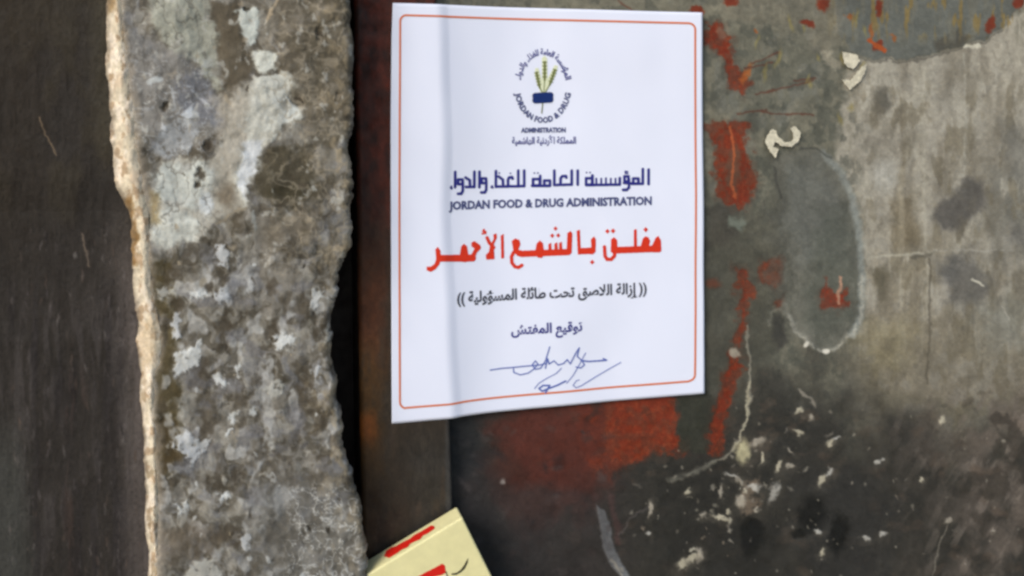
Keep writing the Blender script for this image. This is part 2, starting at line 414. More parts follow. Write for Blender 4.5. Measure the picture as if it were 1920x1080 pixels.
    P.rust([(1545, 548), (1556, 530), (1566, 546), (1588, 545), (1592, 572), (1572, 578), (1552, 576)], (128, 46, 26))
    P.line([(1578, 520), (1580, 535), (1572, 550), (1574, 570)], 2.6, (168, 128, 104), soft=1.6, warp=3, alpha=0.9)
    P.line([(1450, 312), (1456, 340), (1464, 370)], 2.2, (70, 68, 60), soft=2, warp=4, alpha=0.8)
    P.line([(1500, 279), (1530, 280), (1560, 296)], 1.8, (72, 72, 66), soft=1.8, warp=2, alpha=0.7)
    # creases of the sheet
    P.line([(1636, 481), (1690, 477), (1742, 474)], 2.4, (174, 168, 150), soft=2.2, warp=3, alpha=0.75, breakup=0.12)
    P.line([(1742, 470), (1850, 469), (2400, 466)], 1.6, (164, 160, 148), soft=2.2, warp=2, alpha=0.6, breakup=0.1)
    P.line([(1712, 482), (1746, 478)], 3, (84, 80, 70), soft=2.5, warp=3, alpha=0.6)
    P.line([(1745, 485), (1744, 600), (1742, 720)], 1.8, (82, 76, 64), soft=2.2, warp=3, alpha=0.7)
    P.line([(1735, 120), (1734, 300), (1736, 470)], 2.0, (174, 168, 150), soft=3.2, warp=3, alpha=0.45, breakup=0.1)
    P.line([(1810, 100), (1811, 230), (1809, 330)], 1.6, (172, 168, 154), soft=2.4, warp=2, alpha=0.55, breakup=0.08)
    P.line([(1690, 320), (1692, 400), (1690, 470)], 6, (160, 150, 128), soft=5, warp=3, alpha=0.5)
    # thin cracked edge under the patch
    P.line([(1404, 612), (1405, 660), (1409, 740), (1400, 790), (1388, 822), (1374, 848), (1345, 862), (1310, 884), (1262, 902)], 2.2, (138, 132, 116), soft=2.0, warp=4, fine=2, hh=0.0003, alpha=0.85, breakup=0.0)
    P.line([(1408, 720), (1398, 796), (1378, 845)], 2, (166, 158, 134), soft=1.6, warp=4, fine=2, alpha=0.8)
    P.line([(1340, 866), (1300, 888), (1255, 900)], 4.5, (128, 124, 110), soft=3, warp=4, fine=2, alpha=0.8)
    P.spot(1380, 662, 10, 8, 0.3, (164, 156, 138), warp=4, alpha=0.9)
    P.line([(1500, 730), (1518, 745), (1528, 762)], 2.5, (140, 132, 118), soft=2, warp=3, alpha=0.8)
    # blue white sliver at the bottom
    P.poly([(1119, 948), (1134, 958), (1144, 985), (1149, 1015), (1164, 1052), (1186, 1090), (1172, 1092), (1148, 1062), (1130, 1025)], (136, 139, 139), soft=2.5, warp=1.5, fine=1, hh=0.0003)
    P.line([(1150, 1050), (1166, 1080)], 2.2, (190, 184, 168), warp=3)
    P.line([(1146, 930), (1156, 990), (1160, 1020)], 6, (92, 62, 56), soft=5, warp=6, alpha=0.7)
    P.line([(1162, 1005), (1190, 960), (1230, 945)], 2.4, (112, 104, 100), soft=2.5, warp=6, alpha=0.6)
    P.poly([(1230, 890), (1420, 860), (1480, 960), (1440, 1090), (1230, 1090), (1200, 980)], (40, 38, 33), soft=40, warp=26, alpha=0.75)
    P.poly([(1395, 905), (1430, 900), (1432, 950), (1400, 970), (1385, 940)], (122, 104, 86), soft=6, warp=9, fine=4, alpha=0.7, breakup=0.2)
    # black pits and spots
    for cx, cy, rx, ry, a in ((1524, 966, 24, 36, 0.3), (1574, 1002, 18, 36, 0.05), (1410, 1012, 20, 34, 0.1), (1500, 1004, 14, 10, 0), (1420, 985, 10, 12, 0)):
        P.spot(cx, cy, rx, ry, a, (20, 19, 15), soft=0.45, warp=5, fine=3, alpha=0.9, hh=-0.0004)
    # chipped white specks
    for cx, cy, rx, ry, a in ((1395, 845, 13, 26, 0.1), (1424, 830, 18, 8, -0.4), (1453, 924, 9, 22, 0.45), (1500, 770, 9, 7, -0.5), (1523, 782, 7, 8, 0), (1500, 812, 11, 5, 0.3), (1558, 830, 9, 6, -0.4), (1768, 790, 7, 8, 0.2),
                              (1353, 972, 17, 4, 0.15), (1320, 968, 10, 4, 0.1), (1368, 960, 5, 5, 0), (1352, 925, 4, 11, 0.25), (1222, 955, 4, 18, 0.12), (1218, 1002, 4, 5, 0), (1290, 922, 8, 5, -0.6), (1388, 940, 12, 12, 0.2), (1415, 915, 16, 6, 0.1),
                              (1420, 957, 6, 6, 0), (1385, 900, 6, 14, -0.7), (1372, 892, 14, 4, 0.3), (1312, 1040, 5, 14, -0.2), (1300, 1046, 12, 5, -0.5), (1280, 1058, 14, 8, -0.5), (1545, 1035, 6, 7, 0), (1533, 997, 6, 4, 0), (1482, 876, 8, 5, 0.2),
                              (1780, 978, 8, 6, 0), (1728, 902, 4, 6, 0), (1648, 866, 10, 4, -0.5), (1556, 886, 6, 12, 0.7), (1540, 904, 7, 14, 0.6), (1480, 845, 10, 3, 0.9), (1460, 872, 6, 9, 0.3), (1430, 862, 3, 12, 0.3), (1866, 998, 6, 4, 0), (1570, 822, 10, 3, -0.2), (1660, 1002, 6, 7, 0), (1628, 1012, 10, 5, 0)):
        c = rng.choice([(214, 204, 176), (200, 196, 186), (186, 176, 158)]) if (cx, cy) != (1395, 845) else (220, 210, 162)
        P.spot(cx, cy, rx * 0.85, ry * 0.85, a, c, soft=0.55, warp=4, fine=3.5, alpha=0.85, hh=0.0003)
        P.spot(cx + 3, cy + 5, rx * 1.7, ry * 1.7, a, (112, 104, 90), soft=0.9, warp=6, fine=4, alpha=0.25)
    for _ in range(85):
        t = rng.random()
        cx = rng.gauss(1360, 110); cy = rng.gauss(930, 80)
        if cy < 870 + (1300 - cx) * 0.25 and cx < 1370: continue
        if cy < 780: continue
        r = rng.uniform(1.0, 3.2)
        c = rng.choice([(196, 188, 166), (160, 152, 136), (124, 116, 104), (142, 128, 110)])
        P.spot(cx, cy, r * rng.uniform(0.7, 2.6), r, rng.uniform(-1.5, 1.5), c, soft=0.7, warp=4, fine=3, alpha=rng.uniform(0.3, 0.85), hh=0.0002)
    for _ in range(60):
        P.spot(rng.uniform(1240, 1930), rng.uniform(740, 1090), rng.uniform(1.2, 3.2), rng.uniform(1.2, 4), rng.uniform(-1.5, 1.5), rng.choice([(150, 142, 126), (120, 112, 98)]), soft=0.6, warp=2, alpha=rng.uniform(0.3, 0.8))
    P.line([(1778, 985), (1762, 1030), (1748, 1085)], 1.3, (126, 118, 104), soft=1.5, warp=3, alpha=0.8)
    P.line([(1880, 575), (1890, 600)], 2, (170, 164, 150), warp=3, alpha=0.6); P.line([(1826, 522), (1842, 534)], 2.5, (184, 178, 160), warp=3)
    # shade next to the frame and below the notice, painted in near-black
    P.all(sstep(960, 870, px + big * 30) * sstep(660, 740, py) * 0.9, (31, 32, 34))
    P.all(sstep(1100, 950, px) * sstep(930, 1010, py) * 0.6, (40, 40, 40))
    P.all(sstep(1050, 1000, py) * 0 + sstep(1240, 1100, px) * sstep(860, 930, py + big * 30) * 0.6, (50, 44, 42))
    for _ in range(60):
        P.spot(rng.uniform(860, 1150), rng.uniform(800, 1090), rng.uniform(2, 14), rng.uniform(2, 9), rng.uniform(-1, 1), rng.choice([(76, 68, 66), (66, 52, 48), (30, 30, 32)]), soft=0.8, warp=6, alpha=rng.uniform(0.2, 0.5))
    P.spot(942, 903, 5, 5, 0, (140, 130, 124), soft=0.6, warp=2, alpha=0.9)
    P.tone(mid * 0.07 + fin * 0.06 + big * 0.04)
    y = -(P.h + big * 0.0007 + mid * 0.00016 + fin * 0.00004) + 0.001
    co = np.stack([x, y, z], 1)
    nr, nc = sh
    panel_f = grid_faces(nr, nc)
    # back and rim of the sheet, 30 mm thick
    xa, xb, za, zb_ = xs[0], xs[-1], zs[-1], zs[0]
    door = thing('metal_door', 'old grey sheet metal door with peeling paint and red primer, behind the notice', 'door')
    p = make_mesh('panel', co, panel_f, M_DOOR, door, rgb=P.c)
    bk = [(xa, 0.004, za), (xb, 0.004, za), (xb, 0.004, zb_), (xa, 0.004, zb_), (xa, 0.034, za), (xb, 0.034, za), (xb, 0.034, zb_), (xa, 0.034, zb_)]
    make_mesh('core', bk, [(0, 1, 2, 3), (5, 4, 7, 6), (4, 0, 3, 7), (1, 5, 6, 2), (3, 2, 6, 7), (4, 5, 1, 0)], M_FRAME, door, smooth=False, rgb=np.full((8, 3), 70.0))
    # curled cream flakes of paint still clinging to the sheet
    def flake(poly, lift, tilt):
        pts = []
        for k in range(len(poly)):
            (a, b), (c, d) = poly[k - 1], poly[k]
            n = max(1, int(math.hypot(c - a, d - b) / 3.0))
            for q in range(n):
                f = (q + 1) / n
                pts.append((a + (c - a) * f + rng.uniform(-0.9, 0.9), b + (d - b) * f + rng.uniform(-0.9, 0.9)))
        cx = sum(p[0] for p in pts) / len(pts); cy = sum(p[1] for p in pts) / len(pts)
        co = []
        for a, b in pts:
            X_, Y_, Z_ = on_plane(a, b, -0.0013 - lift - tilt * (b - cy) / 20 - rng.uniform(0, 0.0001))
            co.append((float(X_), float(Y_), float(Z_)))
        me = bpy.data.meshes.new('paint_flake'); me.from_pydata(co, [], [tuple(range(len(co)))]); me.update()
        me.materials.append(M_FLAKE)
        o = bpy.data.objects.new('paint_flake', me); COL.objects.link(o); o.parent = door
        md = o.modifiers.new('thick', 'SOLIDIFY'); md.thickness = 0.00018
    flake([(1434, 267), (1440, 252), (1448, 241), (1455, 246), (1460, 257), (1473, 268), (1486, 264), (1488, 252), (1482, 241), (1491, 236), (1502, 250), (1497, 266), (1485, 275), (1467, 274), (1453, 266), (1449, 274), (1460, 280), (1454, 296), (1444, 284)], 0.0005, 0.0003)
    flake([(1579, 97), (1592, 99), (1607, 103), (1612, 115), (1600, 130), (1590, 126), (1583, 118)], 0.0005, 0.0004)
    flake([(1577, 148), (1595, 151), (1606, 136), (1616, 125), (1625, 120), (1622, 136), (1613, 152), (1593, 169), (1586, 160)], 0.0006, -0.0003)
    return door
build_door()

# ------------------------------------------------------------------ the steel door frame
def build_frame():
    xl = float(on_plane(676, 500, -STEP_H)[0]); xr = float(on_plane(845, 500, -STEP_H)[0])
    xs = np.arange(xl, xr, 0.0006); xs[-1] = xr
    zt = float(on_plane(700, -40, 0)[2]); zb = float(on_plane(700, 1120, 0)[2])
    zs = axis(zb, zt, 0.0012, 0.012, 2.15, 0.008)[::-1]
    X, Z = np.meshgrid(xs, zs)
    lean = -float(on_plane(845, 800, -STEP_H)[0] - on_plane(819, 0, -STEP_H)[0]) / float(on_plane(845, 800, -STEP_H)[2] - on_plane(819, 0, -STEP_H)[2])
    zref = float(on_plane(845, 800, -STEP_H)[2])
    X = X - lean * (Z - zref) * (0.45 + 0.55 * (X - xl) / (xr - xl))      # the post is not quite plumb
    x, z = X.ravel(), Z.ravel()
    px, py = project(x, np.full_like(x, -STEP_H), z)
    P = Paint(px, py, (58, 48, 37))
    big = fbm(px / 40, py / 90, 31, 4); mid = fbm(px / 14, py / 26, 32, 4); fin = fbm(px / 5, py / 8, 33, 3)
    P.all(sstep(620, 300, py + big * 60) * 0.95, (84, 36, 22))
    P.all(sstep(500, 300, py) * sstep(0.1, 0.7, mid) * 0.6, (98, 40, 24))
    P.all(sstep(640, 300, py) * sstep(0.1, 0.7, -mid) * 0.6, (58, 34, 26))
    P.all(sstep(740, 700, px + mid * 8) * sstep(380, 560, py) * sstep(740, 640, py) * 0.8, (104, 56, 30))
    P.all(sstep(735, 690, px + mid * 10) * sstep(600, 700, py) * sstep(1000, 800, py) * 0.9, (104, 70, 34))
    P.all(sstep(714, 690, px + mid * 6) * sstep(760, 790, py) * sstep(850, 810, py) * 0.9, (150, 84, 34))
    P.all(sstep(720, 690, px + mid * 8) * sstep(800, 950, py) * 0.7, (66, 46, 26))
    P.all(sstep(740, 790, px) * sstep(780, 860, py) * 0.45, (54, 53, 50))
    P.all(sstep(0.35, 0.75, fbm(px / 16, py / 50, 36, 4)) * sstep(560, 700, py) * 0.5, (72, 58, 46))
    P.all(sstep(832, 838, px) * sstep(700, 800, py) * 0.5, (72, 72, 72))
    P.c *= 0.88
    P.tone(mid * 0.10 + fin * 0.09)
    dx = xr - lean * (z - zref) - x
    rnd = np.where(dx < 0.0025, 0.0025 - np.sqrt(np.maximum(0.0025 ** 2 - (0.0025 - dx) ** 2, 0)), 0)
    dl = x - (xl - 0.45 * lean * (z - zref)); rnd = rnd + np.where(dl < 0.004, 0.004 - np.sqrt(np.maximum(0.004 ** 2 - (0.004 - dl) ** 2, 0)), 0)
    y = -STEP_H + rnd - big * 0.0003 - mid * 0.00012 + 0.0002
    co = np.stack([x, y, z], 1)
    nr, nc = X.shape
    fr = thing('door_frame', 'narrow rusty brown steel frame post between the stone pillar and the door', 'door frame')
    make_mesh('post', co, grid_faces(nr, nc), M_FRAME, fr, rgb=P.c)
    za, zc = zs[-1], zs[0]
    xq, xw = xr - lean * (za - zref), xr - lean * (zc - zref)
    xa, xb = xl - 0.45 * lean * (za - zref), xl - 0.45 * lean * (zc - zref)
    b = [(xa, -STEP_H + 0.004, za), (xq, -STEP_H + 0.0025, za), (xw, -STEP_H + 0.0025, zc), (xb, -STEP_H + 0.004, zc), (xa, 0.05, za), (xq, 0.05, za), (xw, 0.05, zc), (xb, 0.05, zc)]
    make_mesh('post_side', b, [(1, 5, 6, 2), (4, 0, 3, 7), (5, 4, 7, 6), (3, 2, 6, 7), (4, 5, 1, 0)], M_FRAME, fr, smooth=False, rgb=np.tile((44.0, 30.0, 22.0), (8, 1)))  # post sides coloured darker to deepen the shade in the gap
    # rebate behind the post, deep in the gap next to the stone; near-black colour adds to the shade
    rb = [(xl - 0.09, 0.032, za), (xl + 0.03, 0.032, za), (xl + 0.03, 0.032, zc), (xl - 0.09, 0.032, zc), (xl - 0.09, 0.045, za), (xl + 0.03, 0.045, za), (xl + 0.03, 0.045, zc), (xl - 0.09, 0.045, zc)]
    make_mesh('rebate', rb, [(0, 1, 2, 3), (5, 4, 7, 6), (4, 0, 3, 7), (1, 5, 6, 2), (3, 2, 6, 7), (4, 5, 1, 0)], M_FRAME, fr, smooth=False, rgb=np.tile((34.0, 22.0, 16.0), (8, 1)))
build_frame()

# ------------------------------------------------------------------ the stone pillar
def curve(pts):
    ys = [p[1] for p in pts]; xs = [p[0] for p in pts]
    return lambda v: np.interp(v, ys, xs)
R_EDGE = curve([(662, -400), (660, 0), (663, 100), (658, 200), (657, 300), (661, 400), (656, 465), (634, 515), (628, 560), (622, 620), (625, 690), (631, 745), (644, 768), (645, 806), (637, 828), (648, 866), (665, 908), (676, 960), (681, 1000), (690, 1080), (700, 1300)])
F_EDGE = curve([(215, -400), (222, 0), (230, 80), (240, 170), (250, 250), (262, 340), (272, 400), (275, 470), (277, 540), (288, 585), (297, 630), (295, 680), (285, 706), (284, 760), (288, 800), (292, 900), (290, 1000), (296, 1080), (300, 1300)])
W_EDGE = curve([(188, -400), (195, 0), (193, 60), (198, 150), (203, 250), (209, 340), (222, 366), (240, 396), (244, 450), (242, 500), (249, 560), (254, 600), (250, 640), (260, 690), (262, 760), (267, 830), (270, 900), (272, 1000), (279, 1080), (284, 1300)])
Y_ST = -0.040

def rows():
    """photo rows from above the picture down to the paving"""
    a = axis(-30, 1112, 1.5, -3600, 1330, 14)
    return a

def build_pillar():
    pil = thing('stone_pillar', 'rough grey stone pillar with white patches and worn cream corner, left of the frame', 'pillar')
    pr = rows()
    nr = len(pr)
    # ---- front face
    jag = fbm(pr / 9, pr * 0, 51, 4) * 2.2 * (0.4 + vnoise(pr / 60, pr * 0, 59)) + fbm(pr / 40, pr * 0, 52, 3) * 5
    jagl = fbm(pr / 10, pr * 0, 53, 4) * 4
    L = F_EDGE(pr) + jagl - 3; R = R_EDGE(pr) + jag
    t = np.linspace(0, 1, 330)
    PX = L[:, None] + (R - L)[:, None] * t[None, :]
    PY = np.repeat(pr[:, None], t.size, 1)
    px, py = PX.ravel(), PY.ravel()
    P = Paint(px, py, (121, 115, 104))
    big = fbm(px / 80, py / 80, 41, 4); mid = fbm(px / 22, py / 26, 42, 5); fin = fbm(px / 6, py / 6, 43, 4)
    ridge = 1 - np.abs(fbm(px / 13 + fbm(px / 30, py / 30, 44, 3) * 0.8, py / 15, 45, 4)) * 2.2
    ridge2 = 1 - np.abs(fbm(px / 22 + fbm(px / 40, py / 40, 46, 3), py / 30, 47, 4)) * 2.4
    wx = fbm(px / 34, py / 34, 144, 3) * 16; wy = fbm(px / 34 + 9, py / 34, 145, 3) * 16
    qx, qy = px + wx, py + wy
    def blot(scale, seed, a, b, amt, col, sy=1.15):
        P.all(sstep(a, b, fbm(qx / scale, qy / (scale * sy), seed, 4)) * amt, col)
    blot(60, 148, -0.2, 0.4, 0.6, (138, 132, 119))
    blot(44, 149, 0.0, 0.45, 0.7, (88, 81, 68))
    blot(30, 150, 0.1, 0.4, 0.6, (126, 125, 125))
    blot(34, 151, 0.05, 0.5, 0.7, (82, 74, 60))
    blot(36, 152, 0.15, 0.55, 0.5, (156, 150, 136))
    blot(15, 153, 0.2, 0.7, 0.4, (80, 72, 58))
    blot(16, 154, 0.25, 0.7, 0.4, (160, 157, 147))
    up = sstep(560, 440, py + big * 40)
    # upper broad colours
    P.poly([(280, -40), (392, -40), (402, 60), (408, 120), (418, 175), (378, 132), (330, 95), (288, 55)], (160, 160, 143), soft=10, warp=14, fine=5, alpha=0.85)
    P.poly([(240, 60), (330, 90), (410, 180), (415, 235), (370, 240), (335, 265), (262, 250), (245, 160)], (136, 133, 128), soft=12, warp=14, fine=4, alpha=0.7)
    P.poly([(330, 150), (372, 130), (418, 190), (412, 226), (372, 238), (338, 222)], (116, 117, 122), soft=9, warp=8, fine=4, alpha=0.75)
    P.poly([(396, 6), (446, 6), (452, 80), (482, 100), (458, 150), (432, 192), (416, 130), (402, 80)], (96, 86, 69), soft=7, warp=9, fine=4, alpha=0.85)
    P.poly([(505, -30), (655, -30), (655, 190), (580, 260), (560, 190), (520, 120)], (118, 108, 90), soft=18, warp=16, fine=5, alpha=0.6)
    P.poly([(478, 142), (542, 132), (566, 222), (500, 262), (470, 380), (400, 400), (366, 450), (300, 466), (284, 400), (286, 330), (320, 300), (380, 305), (412, 240), (440, 190)], (180, 175, 160), soft=10, warp=16, fine=5, alpha=0.8)
    P.poly([(404, 190), (466, 160), (460, 250), (448, 335), (412, 352), (402, 280)], (172, 162, 144), soft=12, warp=12, fine=4, alpha=0.6)
    P.poly([(478, 142), (542, 132), (566, 222), (502, 262), (478, 325), (460, 386), (440, 352), (448, 282), (470, 200)], (192, 190, 176), soft=6, warp=9, fine=4, breakup=-0.3)
    P.poly([(452, 262), (494, 256), (480, 322), (462, 372), (446, 350)], (202, 204, 204), soft=5, warp=7, fine=3, alpha=0.9)
    P.poly([(512, 190), (548, 182), (560, 220), (528, 240)], (198, 200, 192), soft=6, warp=7, fine=3, alpha=0.8)
    P.poly([(440, 24), (462, 10), (484, 14), (488, 44), (478, 82), (462, 92), (455, 52)], (186, 190, 180), soft=4, warp=7, fine=3.5)
    P.poly([(476, 100), (492, 92), (516, 100), (518, 124), (500, 134), (480, 126)], (196, 196, 182), soft=4, warp=6, fine=3.5)
    P.poly([(284, 332), (308, 306), (350, 318), (372, 296), (400, 318), (394, 362), (384, 400), (366, 396), (328, 384), (298, 372)], (182, 184, 174), soft=8, warp=10, fine=4, breakup=-0.25)
    P.poly([(290, 402), (330, 382), (372, 420), (366, 448), (312, 464), (290, 450)], (188, 188, 176), soft=7, warp=9, fine=4, breakup=-0.25)
    P.poly([(300, 235), (330, 225), (372, 240), (360, 285), (310, 300), (285, 280)], (158, 160, 160), soft=8, warp=10, fine=4, alpha=0.8, breakup=0.05)
    P.poly([(335, 212), (360, 200), (370, 222), (345, 232)], (188, 192, 194), soft=4, warp=6, fine=3, alpha=0.9)
    P.spot(386, 382, 14, 20, 0.2, (196, 200, 200), warp=6, alpha=0.85)
    P.spot(292, 150, 14, 6, -0.2, (180, 184, 182), warp=5, alpha=0.8)
    P.spot(306, 240, 5, 12, -0.2, (190, 192, 192), warp=4, alpha=0.8)
    P.line([(350, 160), (372, 180), (398, 206)], 3, (160, 162, 166), warp=6, alpha=0.7)
    P.line([(318, 160), (328, 190), (322, 205)], 3.5, (164, 166, 166), warp=5, alpha=0.7)
    sw = 1 - np.abs(fbm(px / 24 + fbm(px / 28, py / 28, 170, 3) * 0.9, py / 30, 171, 3)) * 3.2
    P.all(sstep(0.5, 0.9, sw) * sstep(420, 380, px) * sstep(330, 280, py) * sstep(90, 130, py) * 0.55, (172, 174, 174))
    P.all(sstep(0.55, 0.9, 1 - np.abs(fbm(px / 20 + 5, py / 26, 172, 3)) * 3.4) * sstep(420, 380, px) * sstep(470, 420, py) * 0.45, (92, 86, 76))
    # scrapes, dark pits and stains
    P.poly([(496, 282), (545, 268), (586, 300), (594, 372), (545, 388), (500, 372), (478, 340)], (84, 76, 58), soft=10, warp=11, fine=5, alpha=0.85)
    P.spot(535, 362, 26, 12, 0, (66, 60, 42), soft=0.6, warp=8, alpha=0.8)
    P.poly([(560, -30), (660, -30), (662, 260), (610, 300), (575, 180)], (92, 84, 68), soft=22, warp=20, fine=6, alpha=0.55, breakup=0.15, bs=16)
    P.poly([(490, 395), (600, 395), (600, 450), (500, 455)], (108, 98, 82), soft=14, warp=10, alpha=0.7)
    P.spot(428, 368, 18, 22, 0, (116, 104, 86), soft=0.5, warp=6, alpha=0.85)
    for cx, cy, rx, ry in ((386, 272, 7, 10), (375, 326, 8, 10), (370, 346, 7, 8), (306, 202, 5, 9), (634, 182, 7, 9), (560, 190, 12, 14), (600, 60, 6, 14), (462, 16, 5, 6), (230, 62, 6, 8)):
        P.spot(cx, cy, rx, ry, 0.3, (70, 62, 50), soft=0.5, warp=5, fine=3, alpha=0.85, hh=-0.0012)
    P.line([(500, 40), (512, 12), (522, -10)], 2.5, (178, 158, 128), warp=4, alpha=0.8)
    P.line([(405, 420), (440, 395), (462, 388)], 2.5, (150, 138, 116), warp=4, alpha=0.8)
    P.line([(475, 395), (478, 430)], 3, (150, 152, 146), warp=4, alpha=0.7)
    P.poly([(280, 350), (300, 360), (300, 420), (282, 420)], (150, 130, 88), soft=7, warp=6, alpha=0.75)
    # olive stain down the left, lower half
    P.poly([(280, 470), (318, 480), (330, 600), (330, 700), (345, 850), (312, 890), (285, 850), (288, 740), (302, 640), (284, 560)], (84, 72, 44), soft=10, warp=12, fine=5, alpha=0.8)
    P.poly([(288, 780), (330, 790), (345, 870), (298, 890)], (78, 64, 40), soft=8, warp=8, alpha=0.7)
    lowm = sstep(420, 520, py + big * 30)
    P.all(lowm * sstep(0.45, 0.85, ridge) * sstep(-0.1, 0.6, fbm(px / 50, py / 50, 60, 3)) * 0.35, (160, 155, 144))
    P.all(lowm * sstep(0.3, 0.7, fbm(px / 24, py / 34, 61, 3)) * 0.65, (176, 174, 168))
    P.all(lowm * sstep(0.1, 0.7, fbm(px / 30, py / 36, 62, 3)) * 0.65, (80, 71, 57))
    P.all(lowm * sstep(0.3, 0.8, fbm(px / 40, py / 30, 63, 4)) * 0.5, (108, 106, 108))
    P.all(up * sstep(470, 540, px) * sstep(0.4, 0.85, ridge2) * 0.55, (156, 144, 122))
    P.all(sstep(480, 560, px) * up * sstep(0.1, 0.7, fbm(px / 24, py / 24, 64, 4)) * 0.55, (86, 78, 62))
    P.all(sstep(560, 640, px + mid * 16) * sstep(0.0, 0.7, fbm(px / 12, py / 18, 65, 4)) * 0.5, (160, 142, 110))
    P.all(up * sstep(0.55, 0.95, fbm(px / 16, py / 20, 66, 4)) * 0.6, (176, 174, 164))
    P.poly([(480, 900), (660, 900), (690, 1100), (470, 1100)], (122, 120, 114), soft=40, warp=24, alpha=0.45)
    P.poly([(300, 990), (380, 980), (420, 1010), (400, 1040), (310, 1050)], (106, 94, 78), soft=14, warp=12, alpha=0.6)
    P.all(sstep(520, 560, px) * sstep(890, 930, py) * sstep(0.62, 0.95, ridge) * 0.65, (196, 194, 186))
    WH = (204, 206, 202)
    for pts in ([(402, 468), (418, 462), (428, 480), (422, 502), (408, 500)], [(296, 546), (318, 536), (324, 556), (304, 564)], [(350, 548), (380, 545), (388, 556), (360, 562)],
                [(318, 606), (338, 588), (343, 632), (326, 630)], [(328, 694), (334, 664), (352, 644), (376, 638), (373, 668), (356, 704), (336, 708)], [(398, 706), (414, 694), (424, 700), (426, 722), (406, 716)],
                [(322, 826), (346, 808), (372, 826), (400, 814), (398, 832), (378, 850), (362, 872), (346, 848), (330, 838)], [(406, 920), (424, 918), (428, 938), (412, 944)],
                [(504, 630), (528, 616), (556, 628), (546, 648), (520, 658)], [(490, 726), (524, 704), (536, 728), (512, 746)], [(344, 1078), (364, 1048), (388, 1052), (414, 1074), (392, 1092), (350, 1096)],
                [(588, 545), (606, 543), (610, 560), (592, 590), (584, 572)], [(590, 690), (602, 684), (600, 720), (592, 728)], [(400, 545), (430, 535), (440, 556), (412, 572)],
                [(440, 690), (450, 680), (450, 706), (442, 716)], [(505, 825), (514, 822), (512, 852), (506, 850)], [(430, 785), (448, 775), (452, 800), (438, 806)], [(450, 1010), (470, 1000), (474, 1030), (455, 1034)], [(330, 945), (350, 935), (352, 960), (335, 970)], [(612, 605), (622, 598), (622, 640), (614, 645)]):
        P.poly(pts, rng.choice([WH, (188, 190, 190), (180, 177, 165)]), soft=4.5, warp=8, fine=5.5, alpha=0.8, hh=0.0003, breakup=-0.1, bs=11)
    for _ in range(70):
        cx = rng.uniform(300, 660); cy = rng.uniform(440, 1090); r = rng.uniform(1.5, 6)
        P.spot(cx, cy, r * rng.uniform(0.6, 1.2), r * rng.uniform(0.7, 2.2), rng.uniform(-0.8, 0.8), rng.choice([WH, (176, 170, 156), (168, 152, 124), (60, 54, 44), (74, 66, 54)]), soft=0.5, warp=5, fine=3, alpha=rng.uniform(0.4, 0.9))
    for _ in range(40):
        cx = rng.uniform(250, 655); cy = rng.uniform(0, 440); r = rng.uniform(1.5, 5)
        P.spot(cx, cy, r, r * rng.uniform(0.7, 2), rng.uniform(-0.8, 0.8), rng.choice([(186, 186, 178), (166, 150, 124), (70, 62, 50), (80, 72, 60)]), soft=0.5, warp=5, fine=3, alpha=rng.uniform(0.3, 0.75))
    P.all(sstep(14, 2, R_EDGE(py) - px) * sstep(-0.2, 0.5, mid) * 0.5, (160, 142, 112))
    w2 = 0.5 * sstep(0.2, 0.6, fbm(qx / 26, qy / 36, 160, 3)) * sstep(430, 560, py)
    P.all(w2 * sstep(0.1, 0.45, fbm(qx / 8, qy / 10, 161, 3)) * 0.5, (174, 170, 160))
    P.all(sstep(20, 2, px - F_EDGE(py) + mid * 8) * 0.6, (176, 160, 138))
    g = P.c.mean(1, keepdims=True)
    P.c = g + (P.c - g) * 0.8
    P.c = np.clip(108 + (P.c - 112) * 1.10, 26, 222)
    P.tone(mid * 0.09 + fin * 0.05)
    e_r = np.clip((R[:, None] - PX) / 16.0, 0, 1).ravel()
    e_l = np.clip((PX - L[:, None]) / 12.0, 0, 1).ravel()
    lum = (P.c.mean(1) - 110) / 100
    yy = Y_ST - P.h - big * 0.0022 - mid * 0.00040 - fin * 0.00004 - lum * 0.0004 + (1 - np.sqrt(1 - (1 - e_r) ** 2)) * 0.006 + (1 - np.sqrt(1 - (1 - e_l) ** 2)) * 0.003
    X, _, Z = on_plane(px, py, Y_ST)
    nc = t.size
    co = np.stack([X, yy, Z], 1).reshape(nr, nc, 3)
    rgb = P.c.reshape(nr, nc, 3)
    # the right edge turns back towards the frame, slightly undercut
    ext = []
    for k, (dx, yv) in enumerate(((0.0006, -0.030), (-0.001, -0.024), (-0.006, -0.016), (-0.012, -0.006), (-0.016, 0.031))):
        e = co[:, -1, :].copy(); e[:, 0] += dx + fbm(pr / 12, pr * 0 + k, 70, 3) * 0.0008; e[:, 1] = yv; ext.append(e)
    co = np.concatenate([co] + [e[:, None, :] for e in ext], 1)
    rgb = np.concatenate([rgb] + [rgb[:, -1:, :] * 0.9] * 5, 1)
    make_mesh('plaster_face', co.reshape(-1, 3), grid_faces(nr, nc + 5), M_STONE, pil, rgb=rgb.reshape(-1, 3))
    # ---- worn corner
    t = np.linspace(0, 1, 42)
    L = W_EDGE(pr) + fbm(pr / 22, pr * 0, 54, 3) * 3; R = F_EDGE(pr) + 6
    PX = L[:, None] + (R - L)[:, None] * t[None, :]
    PY = np.repeat(pr[:, None], t.size, 1)
    px, py = PX.ravel(), PY.ravel()
    P = Paint(px, py, (208, 194, 168))
    mid = fbm(px / 16, py / 30, 82, 4); fin = fbm(px / 5, py / 6, 83, 4)
    P.all(sstep(0.0, 0.7, mid) * 0.5, (188, 164, 138))
    P.all(sstep(0.1, 0.7, fbm(px / 9, py / 20, 84, 4)) * 0.55, (222, 206, 184))
    P.all(sstep(0.25, 0.5, fbm(px / 11, py / 18, 85, 4)) * 0.6, (150, 122, 92))
